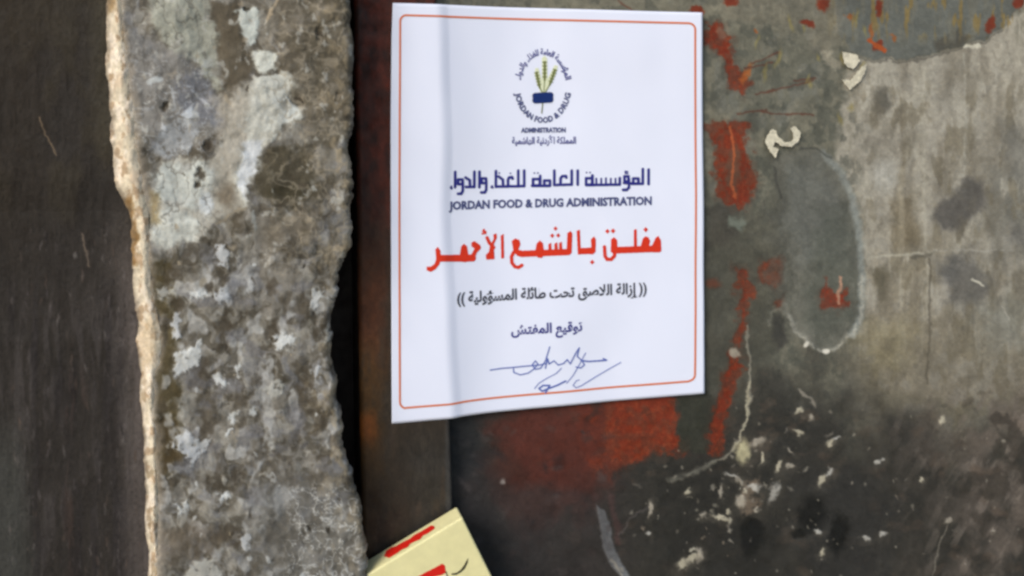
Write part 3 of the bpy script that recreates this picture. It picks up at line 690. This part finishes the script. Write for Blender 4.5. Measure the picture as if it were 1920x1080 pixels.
    P.all(sstep(0.3, 0.55, fbm(px / 14, py / 26, 87, 4)) * 0.7, (232, 218, 198))
    P.poly([(222, 372), (244, 372), (258, 430), (258, 500), (246, 500), (238, 430)], (128, 96, 54), soft=5, warp=5, alpha=0.85)
    P.poly([(186, -20), (222, -20), (214, 20), (194, 30)], (146, 118, 78), soft=8, warp=6, alpha=0.8)
    P.poly([(256, 605), (292, 600), (296, 680), (262, 690)], (186, 164, 132), soft=8, warp=6, alpha=0.6)
    lowp = sstep(690, 760, py)
    P.all(lowp * sstep(0.25, 0.7, fbm(px / 10, py / 24, 86, 4)) * 0.6, (132, 112, 84))
    P.all(sstep(0.30, 0.0, np.repeat(t[None, :], nr, 0).ravel() + mid * 0.12) * 0.7, (122, 108, 92))
    P.tone(mid * 0.05 + fin * 0.10)
    X, _, Z = on_plane(px, py, Y_ST)
    tt = np.repeat(t[None, :], nr, 0).ravel()
    yy = Y_ST + 0.001 + (1 - tt) ** 3 * 0.022 - np.sin(tt * math.pi) * 0.003 - mid * 0.0006 - fin * 0.00012
    X, _, Z = on_plane(px, py, yy)
    make_mesh('worn_edge', np.stack([X, yy, Z], 1), grid_faces(nr, t.size), M_STONE, pil, rgb=P.c)
    # ---- dark side turning away to the left
    u = axis(-70, 300, 1.6, -70, 300)
    q = np.linspace(0, 1, 190) ** 1.0
    Lw = W_EDGE(pr) + 6
    PX = Lw[:, None] - (q[None, :] * (Lw[:, None] + 90))
    px, py = PX.ravel(), np.repeat(pr[:, None], q.size, 1).ravel()
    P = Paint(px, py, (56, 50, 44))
    big = fbm(px / 60, py / 120, 91, 4); st = fbm(px / 11 + big * 0.5, py / 80, 92, 3); st2 = fbm(px / 22, py / 260, 93, 3); fin = fbm(px / 4, py / 7, 94, 3)
    P.all(sstep(500, 300, py) * sstep(0.0, 0.7, big) * 0.5, (66, 58, 42))
    P.all(sstep(120, 40, px) * sstep(600, 300, py) * 0.5, (54, 45, 34))
    P.all(sstep(480, 640, py) * sstep(-0.3, 0.7, st + big * 0.5) * 0.5, (84, 78, 76))
    P.all(sstep(480, 640, py) * sstep(-0.1, 0.8, -st2 + st * 0.3) * 0.6, (42, 37, 36))
    P.all(sstep(64, 8, W_EDGE(py) - px + big * 16) * sstep(330, 560, py) * 0.75, (112, 102, 96))
    P.all(sstep(50, 4, W_EDGE(py) - px + big * 8) * sstep(380, 200, py) * 0.65, (82, 75, 58))
    P.all(sstep(70, 20, px - (py - 800) * 0.05 + big * 10) * sstep(720, 900, py) * 0.8, (74, 74, 68))
    P.all(sstep(110, 130, px) * sstep(180, 150, px) * sstep(640, 760, py) * sstep(0.0, 0.6, st) * 0.4, (76, 56, 44))
    P.line([(74, 220), (86, 252), (104, 292)], 1.4, (148, 126, 100), warp=2, alpha=0.85)
    P.line([(152, 440), (164, 470), (168, 500)], 2.2, (132, 116, 100), warp=3, alpha=0.8)
    P.spot(142, 480, 4, 7, 0.2, (126, 120, 116), warp=3, alpha=0.7)
    for _ in range(220):
        P.spot(rng.uniform(20, 260), rng.uniform(420, 1090), rng.uniform(0.8, 2.2), rng.uniform(3, 14), rng.uniform(-0.12, 0.12), rng.choice([(116, 108, 104), (98, 90, 88), (104, 86, 74), (38, 34, 32)]), soft=0.6, warp=3, alpha=rng.uniform(0.25, 0.7))
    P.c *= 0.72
    P.tone(st * 0.05 + fin * 0.08 + big * 0.06)
    SL = 0.42                                      # the side falls back this much per unit to the left
    a = (px - 960) / F
    ddx, ddy = SA + a * CA, CA - a * SA
    a0 = (np.repeat(Lw[:, None], q.size, 1).ravel() - 960) / F
    y0 = Y_ST + 0.0165
    x0 = (y0 + D) / (CA - a0 * SA) * (SA + a0 * CA)
    # ray: x = t*ddx, y = -D + t*ddy ; side: y = y0 - SL*(x - x0)
    tt = (y0 + D + SL * x0) / (ddy + SL * ddx)
    X = tt * ddx; Y = -D + tt * ddy; Z = H + tt * (HORIZON - py) / F
    Y = Y - big * 0.0012 - st * 0.0004 - fin * 0.0002
    co = np.stack([X, Y, Z], 1).reshape(nr, q.size, 3)
    rgb = P.c.reshape(nr, q.size, 3)
    NX = 90                                         # the wall runs on to the left
    k = np.arange(1, NX + 1)
    e = np.repeat(co[:, -1:, :], NX, 1)
    e[:, :, 0] -= k * 0.005; e[:, :, 1] += k * 0.0021
    co = np.concatenate([co, e], 1)
    back = q.size - 1 - np.abs((k * 3) % 340 - 170)
    rgb = np.concatenate([rgb, rgb[:, np.clip(back, 20, q.size - 1), :] * 0.4 + rgb[:, -1:, :] * 0.6], 1)
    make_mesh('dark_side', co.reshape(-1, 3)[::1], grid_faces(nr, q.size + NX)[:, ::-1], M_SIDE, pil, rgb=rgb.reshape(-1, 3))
build_pillar()

# ------------------------------------------------------------------ the paper notice
# plan profile of the sheet: flat on the frame, easing down on to the door
def fold(py):
    py = np.asarray(py, float)
    return 813.0 + 25.0 * py / 800.0 + 3.0 * np.sin(py / 95.0) + 1.5 * np.sin(py / 41.0 + 1)         # where the sheet bends over the edge of the frame
def prof_y(px, py):
    u = np.clip((np.asarray(px, float) - fold(py)) / 165, 0, 1)
    t = (1 - (1 - u) ** 2.4) * sstep(-0.02, 0.16, u)
    return -(STEP_H + 0.0014) * (1 - t) - 0.0030 * t
def sheet(px, py, off=0.0):
    """point of the sheet seen at a photo pixel, lifted by off"""
    px = np.asarray(px, float); py = np.asarray(py, float)
    y = prof_y(px, py)
    X, Y, Z = on_plane(px, py, y)
    wob = fbm(X * 14 + 3, Z * 9, 120, 2) * 0.0010 + fbm(X * 30 + Z * 14, Z * 18, 121, 2) * 0.00028
    # corners lift a little
    return np.stack([X, y - wob - off, Z], -1)
ZT = float(sheet(735, 5.5)[2]); ZB = float(sheet(735, 795)[2])
def depth_row(px, z):
    """photo row at which height z appears on the sheet in column px"""
    a = (np.asarray(px, float) - 960) / F
    row = 400.0
    for _ in range(3):
        t = (prof_y(px, row) + D) / (CA - a * SA)
        row = HORIZON - (z - H) * F / t
    return row
PXL, PXR = 733.5, 1319.5
notice = thing('paper_notice', 'white closure notice with Arabic red heading stuck across the frame and door', 'notice')
def build_sheet():
    pxs = np.concatenate([np.linspace(PXL, 812, 40), np.linspace(812.6, 852, 80), np.linspace(853, PXR, 130)]); zs = np.linspace(ZT, ZB, 140)
    co = []
    for z in zs:
        f = (ZT - z) / (ZT - ZB)
        sk = np.interp(f, [0, 0.08, 0.3, 1], [3.0, 0.5, -1.0, 1.5]) * (1 - (pxs - PXL) / (PXR - PXL)) + np.interp(f, [0, 1], [-3, 1.5]) * (pxs - PXL) / (PXR - PXL)
        p = pxs + sk
        co.append(sheet(p, depth_row(p, z)))
    co = np.concatenate(co)
    o = make_mesh('sheet', co, grid_faces(len(zs), len(pxs)), M_PAPER, notice)
    md = o.modifiers.new('thick', 'SOLIDIFY'); md.thickness = 0.00025; md.offset = -1
build_sheet()

LAYER = [0]
def ink_from_mask(name, strokes, mat, parent, cell=0.4, label=None, mapper=None, off=0.00028):
    """printed marks: strokes ('l', width, points) and filled shapes ('p', points), merged into one flat layer of ink"""
    xs = [p[0] for s in strokes for p in s[-1]]; ys = [p[1] for s in strokes for p in s[-1]]
    x0, x1, y0, y1 = min(xs) - 9, max(xs) + 9, min(ys) - 9, max(ys) + 9
    gx = np.arange(x0, x1, cell); gy = np.arange(y0, y1, cell)
    X, Y = np.meshgrid(gx + cell / 2, gy + cell / 2)
    m = np.zeros(X.shape, bool)
    for s in strokes:
        if s[0] == 'l': m |= sd_line(X, Y, s[2]) < s[1] / 2
        else: m |= sd_poly(X, Y, s[1]) < 0
    quads = []
    for r in range(m.shape[0]):
        row = m[r].astype(np.int8)
        d = np.diff(np.concatenate([[0], row, [0]]))
        for a, b in zip(np.nonzero(d == 1)[0], np.nonzero(d == -1)[0]):
            a0 = a
            while a0 < b:
                b0 = min(b, a0 + 10)
                quads.append((gx[a0], gx[0] + b0 * cell, gy[r], gy[r] + cell)); a0 = b0
    q = np.array(quads)
    px = q[:, [0, 0, 1, 1]].ravel(); py = q[:, [2, 3, 3, 2]].ravel()
    mp = mapper or (lambda a, b: sheet(a, b, off))
    co = mp(px, py)
    o = make_mesh(name, co, np.arange(len(px)).reshape(-1, 4), mat, parent, smooth=False)
    if label: o['label'] = label
    return o

# ---- printed border
def build_border():
    zt = ZT - 0.0085; zb = ZB + 0.0105
    pl, pr_ = 750.0, 1303.0
    r = 12
    pts = []
    def seg(a, b, n):
        for k in range(n): pts.append((a[0] + (b[0] - a[0]) * k / n, a[1] + (b[1] - a[1]) * k / n))
    def zy(p, z): return float(depth_row(p, z))
    seq = []
    for k in range(61):
        p = pl + r + (pr_ - pl - 2 * r) * k / 60; seq.append((p, zy(p, zt)))
    yt = zy(pr_, zt); yb = zy(pr_, zb)
    for k in range(1, 8):
        a = math.pi / 2 * k / 8; seq.append((pr_ - r + r * math.sin(a), yt + r - r * math.cos(a)))
    seq += [(pr_ + math.sin(math.pi * k / 60) * 1.0, yt + r + (yb - yt - 2 * r) * k / 60) for k in range(61)]
    for k in range(1, 8):
        a = math.pi / 2 * k / 8; seq.append((pr_ - r + r * math.cos(a), yb - r + r * math.sin(a)))
    for k in range(60, -1, -1):
        p = pl + r + (pr_ - pl - 2 * r) * k / 60; seq.append((p, zy(p, zb)))
    yt = zy(pl, zt); yb = zy(pl, zb)
    for k in range(1, 8):
        a = math.pi / 2 * k / 8; seq.append((pl + r - r * math.sin(a), yb - r + r * math.cos(a)))
    seq += [(pl - math.sin(math.pi * k / 60) * 1.0, yb - r - (yb - yt - 2 * r) * k / 60) for k in range(61)]
    for k in range(1, 8):
        a = math.pi / 2 * k / 8; seq.append((pl + r - r * math.cos(a), yt + r - r * math.sin(a)))
    seq.append(seq[0])
    # ribbon
    n = len(seq); co = []; fa = []; wd = 1.8
    P2 = np.array(seq)
    tg = np.roll(P2, -1, 0) - np.roll(P2, 1, 0); tg[0] = P2[1] - P2[-2]; tg[-1] = tg[0]
    tg /= np.linalg.norm(tg, axis=1)[:, None]
    nn = np.stack([-tg[:, 1], tg[:, 0]], 1)
    a = P2 + nn * wd; b = P2 - nn * wd
    co = np.concatenate([sheet(a[:, 0], a[:, 1], 0.00028), sheet(b[:, 0], b[:, 1], 0.00028)])
    fa = [(k, k + 1, n + k + 1, n + k) for k in range(n - 1)]
    make_mesh('border', co, fa, M_BORDER, notice)
build_border()

# ---- lettering from the built-in font (small lines)
_J = {}
def _forms():
    # letter: (isolated, final, initial, medial); None where a letter does not join forward
    t = {'ا': (0xFE8D, 0xFE8E, None, None), 'أ': (0xFE83, 0xFE84, None, None), 'إ': (0xFE87, 0xFE88, None, None), 'ؤ': (0xFE85, 0xFE86, None, None), 'ة': (0xFE93, 0xFE94, None, None),
         'د': (0xFEA9, 0xFEAA, None, None), 'ذ': (0xFEAB, 0xFEAC, None, None), 'ر': (0xFEAD, 0xFEAE, None, None), 'ز': (0xFEAF, 0xFEB0, None, None), 'و': (0xFEED, 0xFEEE, None, None), 'ء': (0xFE80, 0xFE80, None, None),
         'ئ': (0xFE89, 0xFE8A, 0xFE8B, 0xFE8C), 'ى': (0xFEEF, 0xFEF0, None, None)}
    base = {'ب': 0xFE8F, 'ت': 0xFE95, 'ث': 0xFE99, 'ج': 0xFE9D, 'ح': 0xFEA1, 'خ': 0xFEA5, 'س': 0xFEB1, 'ش': 0xFEB5, 'ص': 0xFEB9, 'ض': 0xFEBD, 'ط': 0xFEC1, 'ظ': 0xFEC5, 'ع': 0xFEC9, 'غ': 0xFECD, 'ف': 0xFED1, 'ق': 0xFED5, 'ك': 0xFED9, 'ل': 0xFEDD, 'م': 0xFEE1, 'ن': 0xFEE5, 'ه': 0xFEE9, 'ي': 0xFEF1}
    for k, v in base.items(): t[k] = (v, v + 1, v + 2, v + 3)
    return t
_J = _forms()
def shape_arabic(s):
    """joined letter forms in left-to-right drawing order"""
    lig = {'لا': (0xFEFB, 0xFEFC), 'لأ': (0xFEF7, 0xFEF8)}
    out = []; i = 0; prev = False
    while i < len(s):
        c = s[i]
        if s[i:i + 2] in lig:
            out.append(chr(lig[s[i:i + 2]][1 if prev else 0])); prev = False; i += 2; continue
        if c in _J:
            f = _J[c]
            nxt = i + 1 < len(s) and s[i + 1] in _J and s[i + 1] != 'ء'
            can = f[2] is not None
            if prev: g = f[3] if (can and nxt) else f[1]
            else: g = f[2] if (can and nxt) else f[0]
            out.append(chr(g)); prev = can and nxt
        else:
            out.append({'(': ')', ')': '('}.get(c, c)); prev = False
        i += 1
    return ''.join(out[::-1])
def text_shape(s, bold=0.0):
    c = bpy.data.curves.new('lettering_source', 'FONT'); c.body = s; c.offset = bold; c.resolution_u = 2
    o = bpy.data.objects.new('lettering_source', c); COL.objects.link(o)
    me = bpy.data.meshes.new_from_object(o.evaluated_get(bpy.context.evaluated_depsgraph_get()))
    v = np.array([q.co[:2] for q in me.vertices]); fs = [tuple(p.vertices) for p in me.polygons]
    bpy.data.objects.remove(o); bpy.data.curves.remove(c); bpy.data.meshes.remove(me)
    return v, fs
def ngon_obj(name, co, faces, mat, parent, label=None):
    me = bpy.data.meshes.new(name); me.from_pydata([tuple(map(float, p)) for p in co], [], faces); me.update()
    me.materials.append(mat)
    o = bpy.data.objects.new(name, me); COL.objects.link(o); o.parent = parent
    if label: o['label'] = label
    return o
def line_of_text(s, left, right, top, mat, label, bold=0.02, parent=None, ref=None):
    """text set on the sheet between two baseline ends (photo pixels); top = cap height in pixels"""
    v, fs = text_shape(s, bold)
    x0, x1 = v[:, 0].min(), v[:, 0].max()
    hgt = ref or 0.714
    t = (v[:, 0] - x0) / (x1 - x0)
    px = left[0] + (right[0] - left[0]) * t
    zl = float(sheet(*left)[2]); zr = float(sheet(*right)[2])
    yb = depth_row(px, zl + (zr - zl) * t)
    py = yb - v[:, 1] / hgt * top
    return ngon_obj('lettering', sheet(px, py, 0.00028), fs, mat, parent or notice, label)

def arc_text(s, c, rx, ry, a0, a1, top, mat, parent, label, inside=False, bold=0.02):
    v, fs = text_shape(s, bold)
    t = (v[:, 0] - v[:, 0].min()) / (v[:, 0].max() - v[:, 0].min())
    yy = (v[:, 1] / 0.714 - 0.5) * top
    a = np.radians(a0 + (a1 - a0) * t)
    k = -1 if inside else 1
    px = c[0] + (rx + k * yy) * np.cos(a); py = c[1] - (ry + k * yy) * np.sin(a)
    return ngon_obj('lettering', sheet(px, py, 0.00028), fs, mat, parent, label)

# ---- emblem
def build_emblem():
    em = ink_from_mask('emblem', [('p', [(1004, 128), (1010, 128), (1016, 150), (1016, 110), (1021, 104), (1026, 110), (1027, 148), (1040, 122), (1046, 124), (1042, 140), (1030, 164), (1024, 173), (1014, 173), (1008, 160), (1002, 140)])], M_HALO, notice, label='wheat emblem ringed with lettering', off=0.00024)
    def ear(a, b, wd):
        (x0, y0), (x1, y1) = a, b
        L = math.hypot(x1 - x0, y1 - y0); tx, ty = (x1 - x0) / L, (y1 - y0) / L
        st = [('l', wd, [a, b])]
        for k in range(5):
            cx, cy = x0 + tx * L * (k + 0.5) / 5, y0 + ty * L * (k + 0.5) / 5
            for s in (-1, 1):
                st.append(('l', 2.2, [(cx, cy), (cx - tx * 3 + s * -ty * 3.4, cy - ty * 3 + s * tx * 3.4)]))
        return st
    for a, b in (((1006, 136), (1012, 164)), ((1021.5, 116), (1021.5, 150)), ((1041, 131), (1031, 158))):
        ink_from_mask('wheat_ear', ear(a, b, 4), M_OLIVE, em, off=0.00034)
    ink_from_mask('stem', [('l', 1.8, [(1012, 164), (1018, 174)]), ('l', 1.8, [(1021.5, 150), (1020, 174)]), ('l', 1.8, [(1031, 158), (1022, 174)]), ('l', 2, [(1018, 192), (1016, 212)])], M_OLIVE, em, off=0.00031)
    ink_from_mask('ribbon', [('l', 17, [(1007.5, 184), (1029, 182.5)]), ('l', 12, [(1004, 180), (1032, 178.5)]), ('l', 12, [(1004, 188), (1032, 186.5)])], M_BAR, em, off=0.00038)
    c = (1018, 163)
    arc_text(shape_arabic('المؤسسة العامة للغذاء والدواء'), c, 49, 66, 168, 12, 11, M_BLUE, em, None, bold=0.03)
    arc_text('JORDAN FOOD & DRUG', c, 48, 62, 190, 350, 10.5, M_GREYBLUE, em, None, inside=True, bold=0.045)
    line_of_text('ADMINISTRATION', (977, 248.5), (1061, 248), 8.6, M_GREYBLUE, None, 0.05, em, 0.69)
    line_of_text(shape_arabic('المملكة الأردنية الهاشمية'), (960, 270), (1080, 269), 12.5, M_BLUE, None, 0.028, em)
build_emblem()

# ---- blue Kufic heading
def ring(x0, x1, y0, y1, wd):
    h = wd / 2
    return ('l', wd, [(x0 + h, y0 + h), (x1 - h, y0 + h), (x1 - h, y1 - h), (x0 + h, y1 - h), (x0 + h, y0 + h)])
W = 5.3
blue = [
    ('l', W, [(1216, 318), (1216, 345)]),                                            # alef
    ('l', W, [(1205, 317), (1205, 344.5), (1184, 344.5)]), ring(1184.5, 1199.5, 332, 347, W),      # lam meem
    ring(1168, 1181, 328, 343, W), ('l', W, [(1186, 344), (1170, 343)]), ('l', W, [(1179, 336), (1179, 352), (1175, 356), (1168, 356)]), ('l', 2.6, [(1177, 322), (1172, 321), (1172, 325), (1177, 325)]),   # waw hamza
    ('l', W, [(1162, 334), (1162, 346), (1099, 347)]), ('l', 3.6, [(1154, 335), (1154, 346)]), ('l', 3.6, [(1145, 335), (1145, 346)]), ('l', 3.6, [(1136, 334), (1136, 346)]), ('l', 3.6, [(1127, 335), (1127, 346)]), ('l', 3.6, [(1118, 335), (1118, 346)]),
    ring(1096, 1112.5, 331.5, 349, W), ('l', W, [(1110.5, 329), (1110.5, 346)]), ('l', 3, [(1099.5, 323.5), (1100, 323.5)]), ('l', 3, [(1106, 323.5), (1106.5, 323.5)]),   # teh marbuta
    ('l', W, [(1083, 320), (1083, 346)]), ('l', W, [(1072, 320), (1072, 346), (1039.5, 347), (1039.5, 320)]), ('l', W, [(1062, 333), (1061, 330), (1054, 330.5), (1051, 335), (1051, 346)]),  # al-ain-alef
    ring(1018, 1034, 336, 351, W), ('l', W, [(1020, 348.5), (998, 348.5)]), ring(997, 1015, 333, 350.5, W), ('l', W, [(1013, 330), (1013, 348)]), ('l', 3, [(1002, 324.5), (1002.5, 324.5)]), ('l', 3, [(1008.5, 324.5), (1009, 324.5)]),
    ('l', W, [(983, 320), (983, 349), (930, 350)]), ('l', W, [(972, 320), (972, 349)]), ('l', W, [(961.5, 335), (960, 332), (954.5, 333), (952.5, 338), (953, 349)]), ('l', 3, [(957, 325), (957.5, 325)]),
    ('l', W, [(935, 331), (943, 337), (943.5, 349)]), ('l', 3, [(936, 324.5), (936.5, 324.5)]), ('l', W, [(930, 321), (930, 350)]), ('l', 4, [(923, 349), (921.5, 351), (924, 352)]),
    ring(900.5, 914, 332, 346, W), ('l', W, [(912, 340), (912, 356), (909, 361), (902.5, 361)]), ('l', W, [(899, 322), (899, 351)]), ('l', W, [(889.5, 322), (889.5, 350.5), (874, 350.5)]), ('l', W, [(873, 333), (881, 338), (881.5, 350)]),
    ring(856.5, 870, 334, 348, W), ('l', W, [(868, 340), (868, 358), (865, 363.5), (859, 363.5)]), ('l', W, [(853.5, 322.5), (853.5, 351)]), ('l', 4, [(846.5, 350), (845.5, 352.5), (847.5, 353.5)]),
]
ink_from_mask('lettering', blue, M_BLUE, notice, label='blue square Arabic heading')
line_of_text('JORDAN FOOD & DRUG ADMINISTRATION', (842, 393.5), (1222, 383.5), 14.6, M_GREYBLUE, 'slate blue English line in capitals', 0.045, None, 0.69)

# ---- red heading
red = [
    ('p', [(1222, 461), (1229, 446), (1234, 442), (1239, 450), (1240, 471), (1236, 473), (1224, 473)]),            # meem
    ('l', 12.5, [(1226, 466.5), (1156, 469)]),
    ('p', [(1201, 462), (1205, 447), (1210, 443), (1216, 445), (1219, 452), (1216, 464)]), ('p', [(1206, 430.5), (1210.5, 425.5), (1215, 430.5), (1210.5, 435.5)]),       # ghain
    ('p', [(1188, 431), (1193.5, 429), (1194.5, 466), (1188, 466)]),                                              # lam
    ('p', [(1145, 472), (1145.5, 449), (1151, 444.5), (1157, 450), (1158, 474), (1150, 476)]), ('l', 6.5, [(1153, 472), (1152, 480), (1146, 486.5), (1138.5, 486.5), (1134.5, 480), (1133.5, 463)]), ('l', 5, [(1136, 483), (1144, 487)]),
    ('p', [(1134.5, 433.5), (1139, 428.8), (1143.2, 433.5), (1139, 438.2)]), ('p', [(1144.8, 433), (1149.4, 428.3), (1153.8, 433), (1149.4, 437.7)]),
    ('p', [(1108, 449), (1114, 443), (1117.5, 449), (1117, 472), (1112, 477), (1104, 476.5), (1104, 464), (1109, 464)]), ('l', 12, [(1110, 470.2), (1091, 471)]), ('p', [(1081.5, 433), (1087.5, 430.5), (1089.5, 477), (1083.5, 477)]), ('p', [(1106, 491.5), (1110.6, 486.8), (1115, 491.5), (1110.6, 496)]),    # ba alef
    ('p', [(1064, 437), (1070, 433), (1073.5, 438), (1072, 474), (1067, 478.5), (1062, 477)]), ('l', 12, [(1065, 472.5), (978, 476)]),
    ('p', [(1048, 456), (1053.5, 453), (1054.5, 470), (1048, 470)]), ('p', [(1039.5, 457), (1045, 454), (1046, 470), (1039.5, 470)]), ('p', [(1028, 458), (1033.5, 455), (1034.5, 470), (1028, 470)]),
    ('p', [(1037.6, 428.5), (1041.6, 424.2), (1045.6, 428.5), (1041.6, 432.8)]), ('p', [(1031.4, 442), (1035.6, 437.7), (1039.6, 442), (1035.6, 446.3)]), ('p', [(1042.6, 441.5), (1046.8, 437.2), (1050.8, 441.5), (1046.8, 445.8)]),
    ('p', [(1003, 476), (1006, 457), (1012, 450.5), (1018, 456), (1021, 476), (1016, 484), (1008, 483)]),        # meem
    ('p', [(959.5, 452), (966, 447), (974, 450), (976, 458), (972, 468), (980, 470), (980, 482), (970, 480), (963, 472)]), ('l', 6.5, [(963, 473), (959, 482), (960, 493), (965.5, 500), (972, 501.5), (978.5, 497.5)]),
    ('p', [(939, 442), (944.5, 438.5), (945.5, 484), (940, 485)]),                                               # alef
    ('l', 6.5, [(913.5, 446), (918, 456), (926, 464)]), ('p', [(925, 440), (931, 437.5), (932, 446), (924, 462), (919, 460), (926, 448)]), ('p', [(919, 460), (926, 458), (927.5, 486), (912, 487), (911, 478), (917, 472)]), ('l', 4, [(907.5, 431), (906, 434), (910.5, 434.5)]), ('l', 3, [(904.5, 438.5), (911, 437.5)]),
    ('p', [(884, 455), (890, 452), (901, 460), (902, 466), (894, 474), (889, 490), (872, 491), (872, 478), (884, 477), (890, 466), (884, 462)]),          # hah
    ('l', 13, [(886, 484), (826, 484.5)]), ('p', [(862, 480), (865, 462), (870, 457), (876, 462), (879, 482), (874, 492), (866, 491)]),
    ('p', [(816.5, 468), (821, 463), (826, 470), (827, 486), (824, 496), (817, 505), (808, 510), (800, 507), (800, 500), (808, 500), (815, 495), (818, 486)]),
]
ink_from_mask('lettering', red, M_RED, notice, label='large red Arabic heading')

# ---- small lines
line_of_text(shape_arabic('(( إزالة اللاصق تحت طائلة المسؤولية ))'), (857, 569), (1213, 549.5), 19.5, M_BLACK, 'black Arabic line in double brackets', 0.032)
line_of_text(shape_arabic('توقيع المفتش'), (958, 627), (1092, 620), 18, M_BLUE, 'short navy Arabic line above the signature', 0.03)

# ---- signature
pen = [
    ('l', 2.3, [(919, 694), (940, 690.5), (962, 688.5), (985, 686), (1010, 684), (1024, 681)]),
    ('l', 2.2, [(962, 689), (963, 698), (975, 702.5), (990, 699), (1001, 691), (1008, 682), (1003, 676), (997, 684), (1003, 692), (1013, 690), (1022, 676), (1027, 660), (1030, 650)]),
    ('l', 2.4, [(1022, 690), (1026, 672), (1029, 682), (1038, 676), (1046, 684), (1056, 681), (1063, 674), (1069, 682), (1078, 664), (1086, 652), (1082, 668), (1091, 676), (1096, 684), (1089, 690), (1080, 688)]),
    ('l', 3.0, [(1090, 676), (1104, 678), (1124, 677), (1138, 676), (1132, 673)]),
    ('l', 1.6, [(1165, 680), (1140, 694), (1112, 710), (1092, 722), (1080, 727), (1074, 722), (1080, 714), (1086, 712)]),
    ('l', 1.6, [(1098, 662), (1086, 684), (1074, 704), (1062, 718)]),
    ('l', 3.2, [(1060, 714), (1044, 722), (1030, 727), (1016, 733), (1010, 728), (1018, 722), (1030, 722), (1022, 736)]),
    ('l', 1.6, [(1002, 728), (1010, 718), (1026, 708), (1042, 700), (1052, 690)]),
]
ink_from_mask('signature', pen, M_PEN, notice, label='looping blue pen signature', off=0.0003)

# ------------------------------------------------------------------ the cream carton at the foot of the frame
def build_carton():
    yf = -0.0345; dp = 0.0195
    A = np.array(on_plane(867, 970, yf)); B = np.array(on_plane(693.5, 1075, yf))
    u = (B - A); u /= np.linalg.norm(u)                       # along the top edge, to the left
    v = np.array([u[2], 0, -u[0]]);  v = v if v[2] < 0 else -v     # down the front
    wd = 0.081
    low = A + u * wd
    hh = (low[2] - 0.0015) / -v[2]
    n = np.array([0, 1.0, 0])
    box = thing('carton', 'cream cardboard carton with red print, tilted in the gap below the notice', 'carton')
    o = A; c = [o, o + u * wd, o + u * wd + v * hh, o + v * hh]
    co = np.array(c + [p + n * dp for p in c])
    b = make_mesh('box', co, [(0, 1, 2, 3), (5, 4, 7, 6), (0, 4, 5, 1), (1, 5, 6, 2), (2, 6, 7, 3), (3, 7, 4, 0)], M_CARD, box, smooth=False)
    bv = b.modifiers.new('edge', 'BEVEL'); bv.width = 0.0013; bv.segments = 4
    front = lambda a, d: np.stack(on_plane(a, d, yf - 0.0003), -1)
    mk = [('p', [(775, 1092), (786, 1080), (800, 1072), (816, 1064), (829, 1057), (834, 1060), (836, 1074), (828, 1078), (812, 1082), (800, 1090), (786, 1100)])]
    ink_from_mask('printed_panel', mk, M_CARDRED, box, cell=0.6, mapper=front)
    ink_from_mask('printed_panel', [('p', [(792, 1096), (808, 1086), (828, 1080), (837, 1078), (842, 1092), (830, 1100)])], surface('white_card_print', attr=False, color=tuple(lin((236, 214, 196))), rough=0.6, bump=0, grain_amt=0.03), box, cell=0.6, mapper=front)
    ink_from_mask('printed_swoosh', [('p', [(846, 1075.5), (856, 1074), (864, 1068), (870, 1060), (876, 1049), (878, 1046), (876.5, 1056), (871, 1067), (864, 1073), (855, 1078), (847, 1078)]), ('l', 1.6, [(836, 1072), (840, 1084), (838, 1096)])], M_CARDBLACK, box, cell=0.5, mapper=front)
    # red blot across the narrow top
    nrm = np.cross(u, n); nrm = nrm if nrm[2] > 0 else -nrm
    campos = np.array([0, -D, H])
    def top(a, d):
        aa = (np.asarray(a) - 960) / F; bb = (HORIZON - np.asarray(d)) / F
        dr = np.stack([SA + aa * CA, CA - aa * SA, bb], -1)
        t = ((A + nrm * 0.0003 - campos) @ nrm) / (dr @ nrm)
        return campos + dr * t[..., None]
    blot = [(720, 1043), (724, 1033), (734, 1026), (742, 1024), (752, 1018), (760, 1014), (768, 1010), (778, 1002), (790, 996), (800, 990), (808, 985), (814, 986), (815, 991), (808, 996), (800, 1001), (793, 1004), (788, 1011), (778, 1015), (770, 1019), (764, 1026), (754, 1030), (746, 1036), (738, 1041), (730, 1046)]
    ink_from_mask('printed_blot', [('p', blot)], M_CARDRED, box, cell=0.5, mapper=top)
    return A, u, v, wd, hh
build_carton()
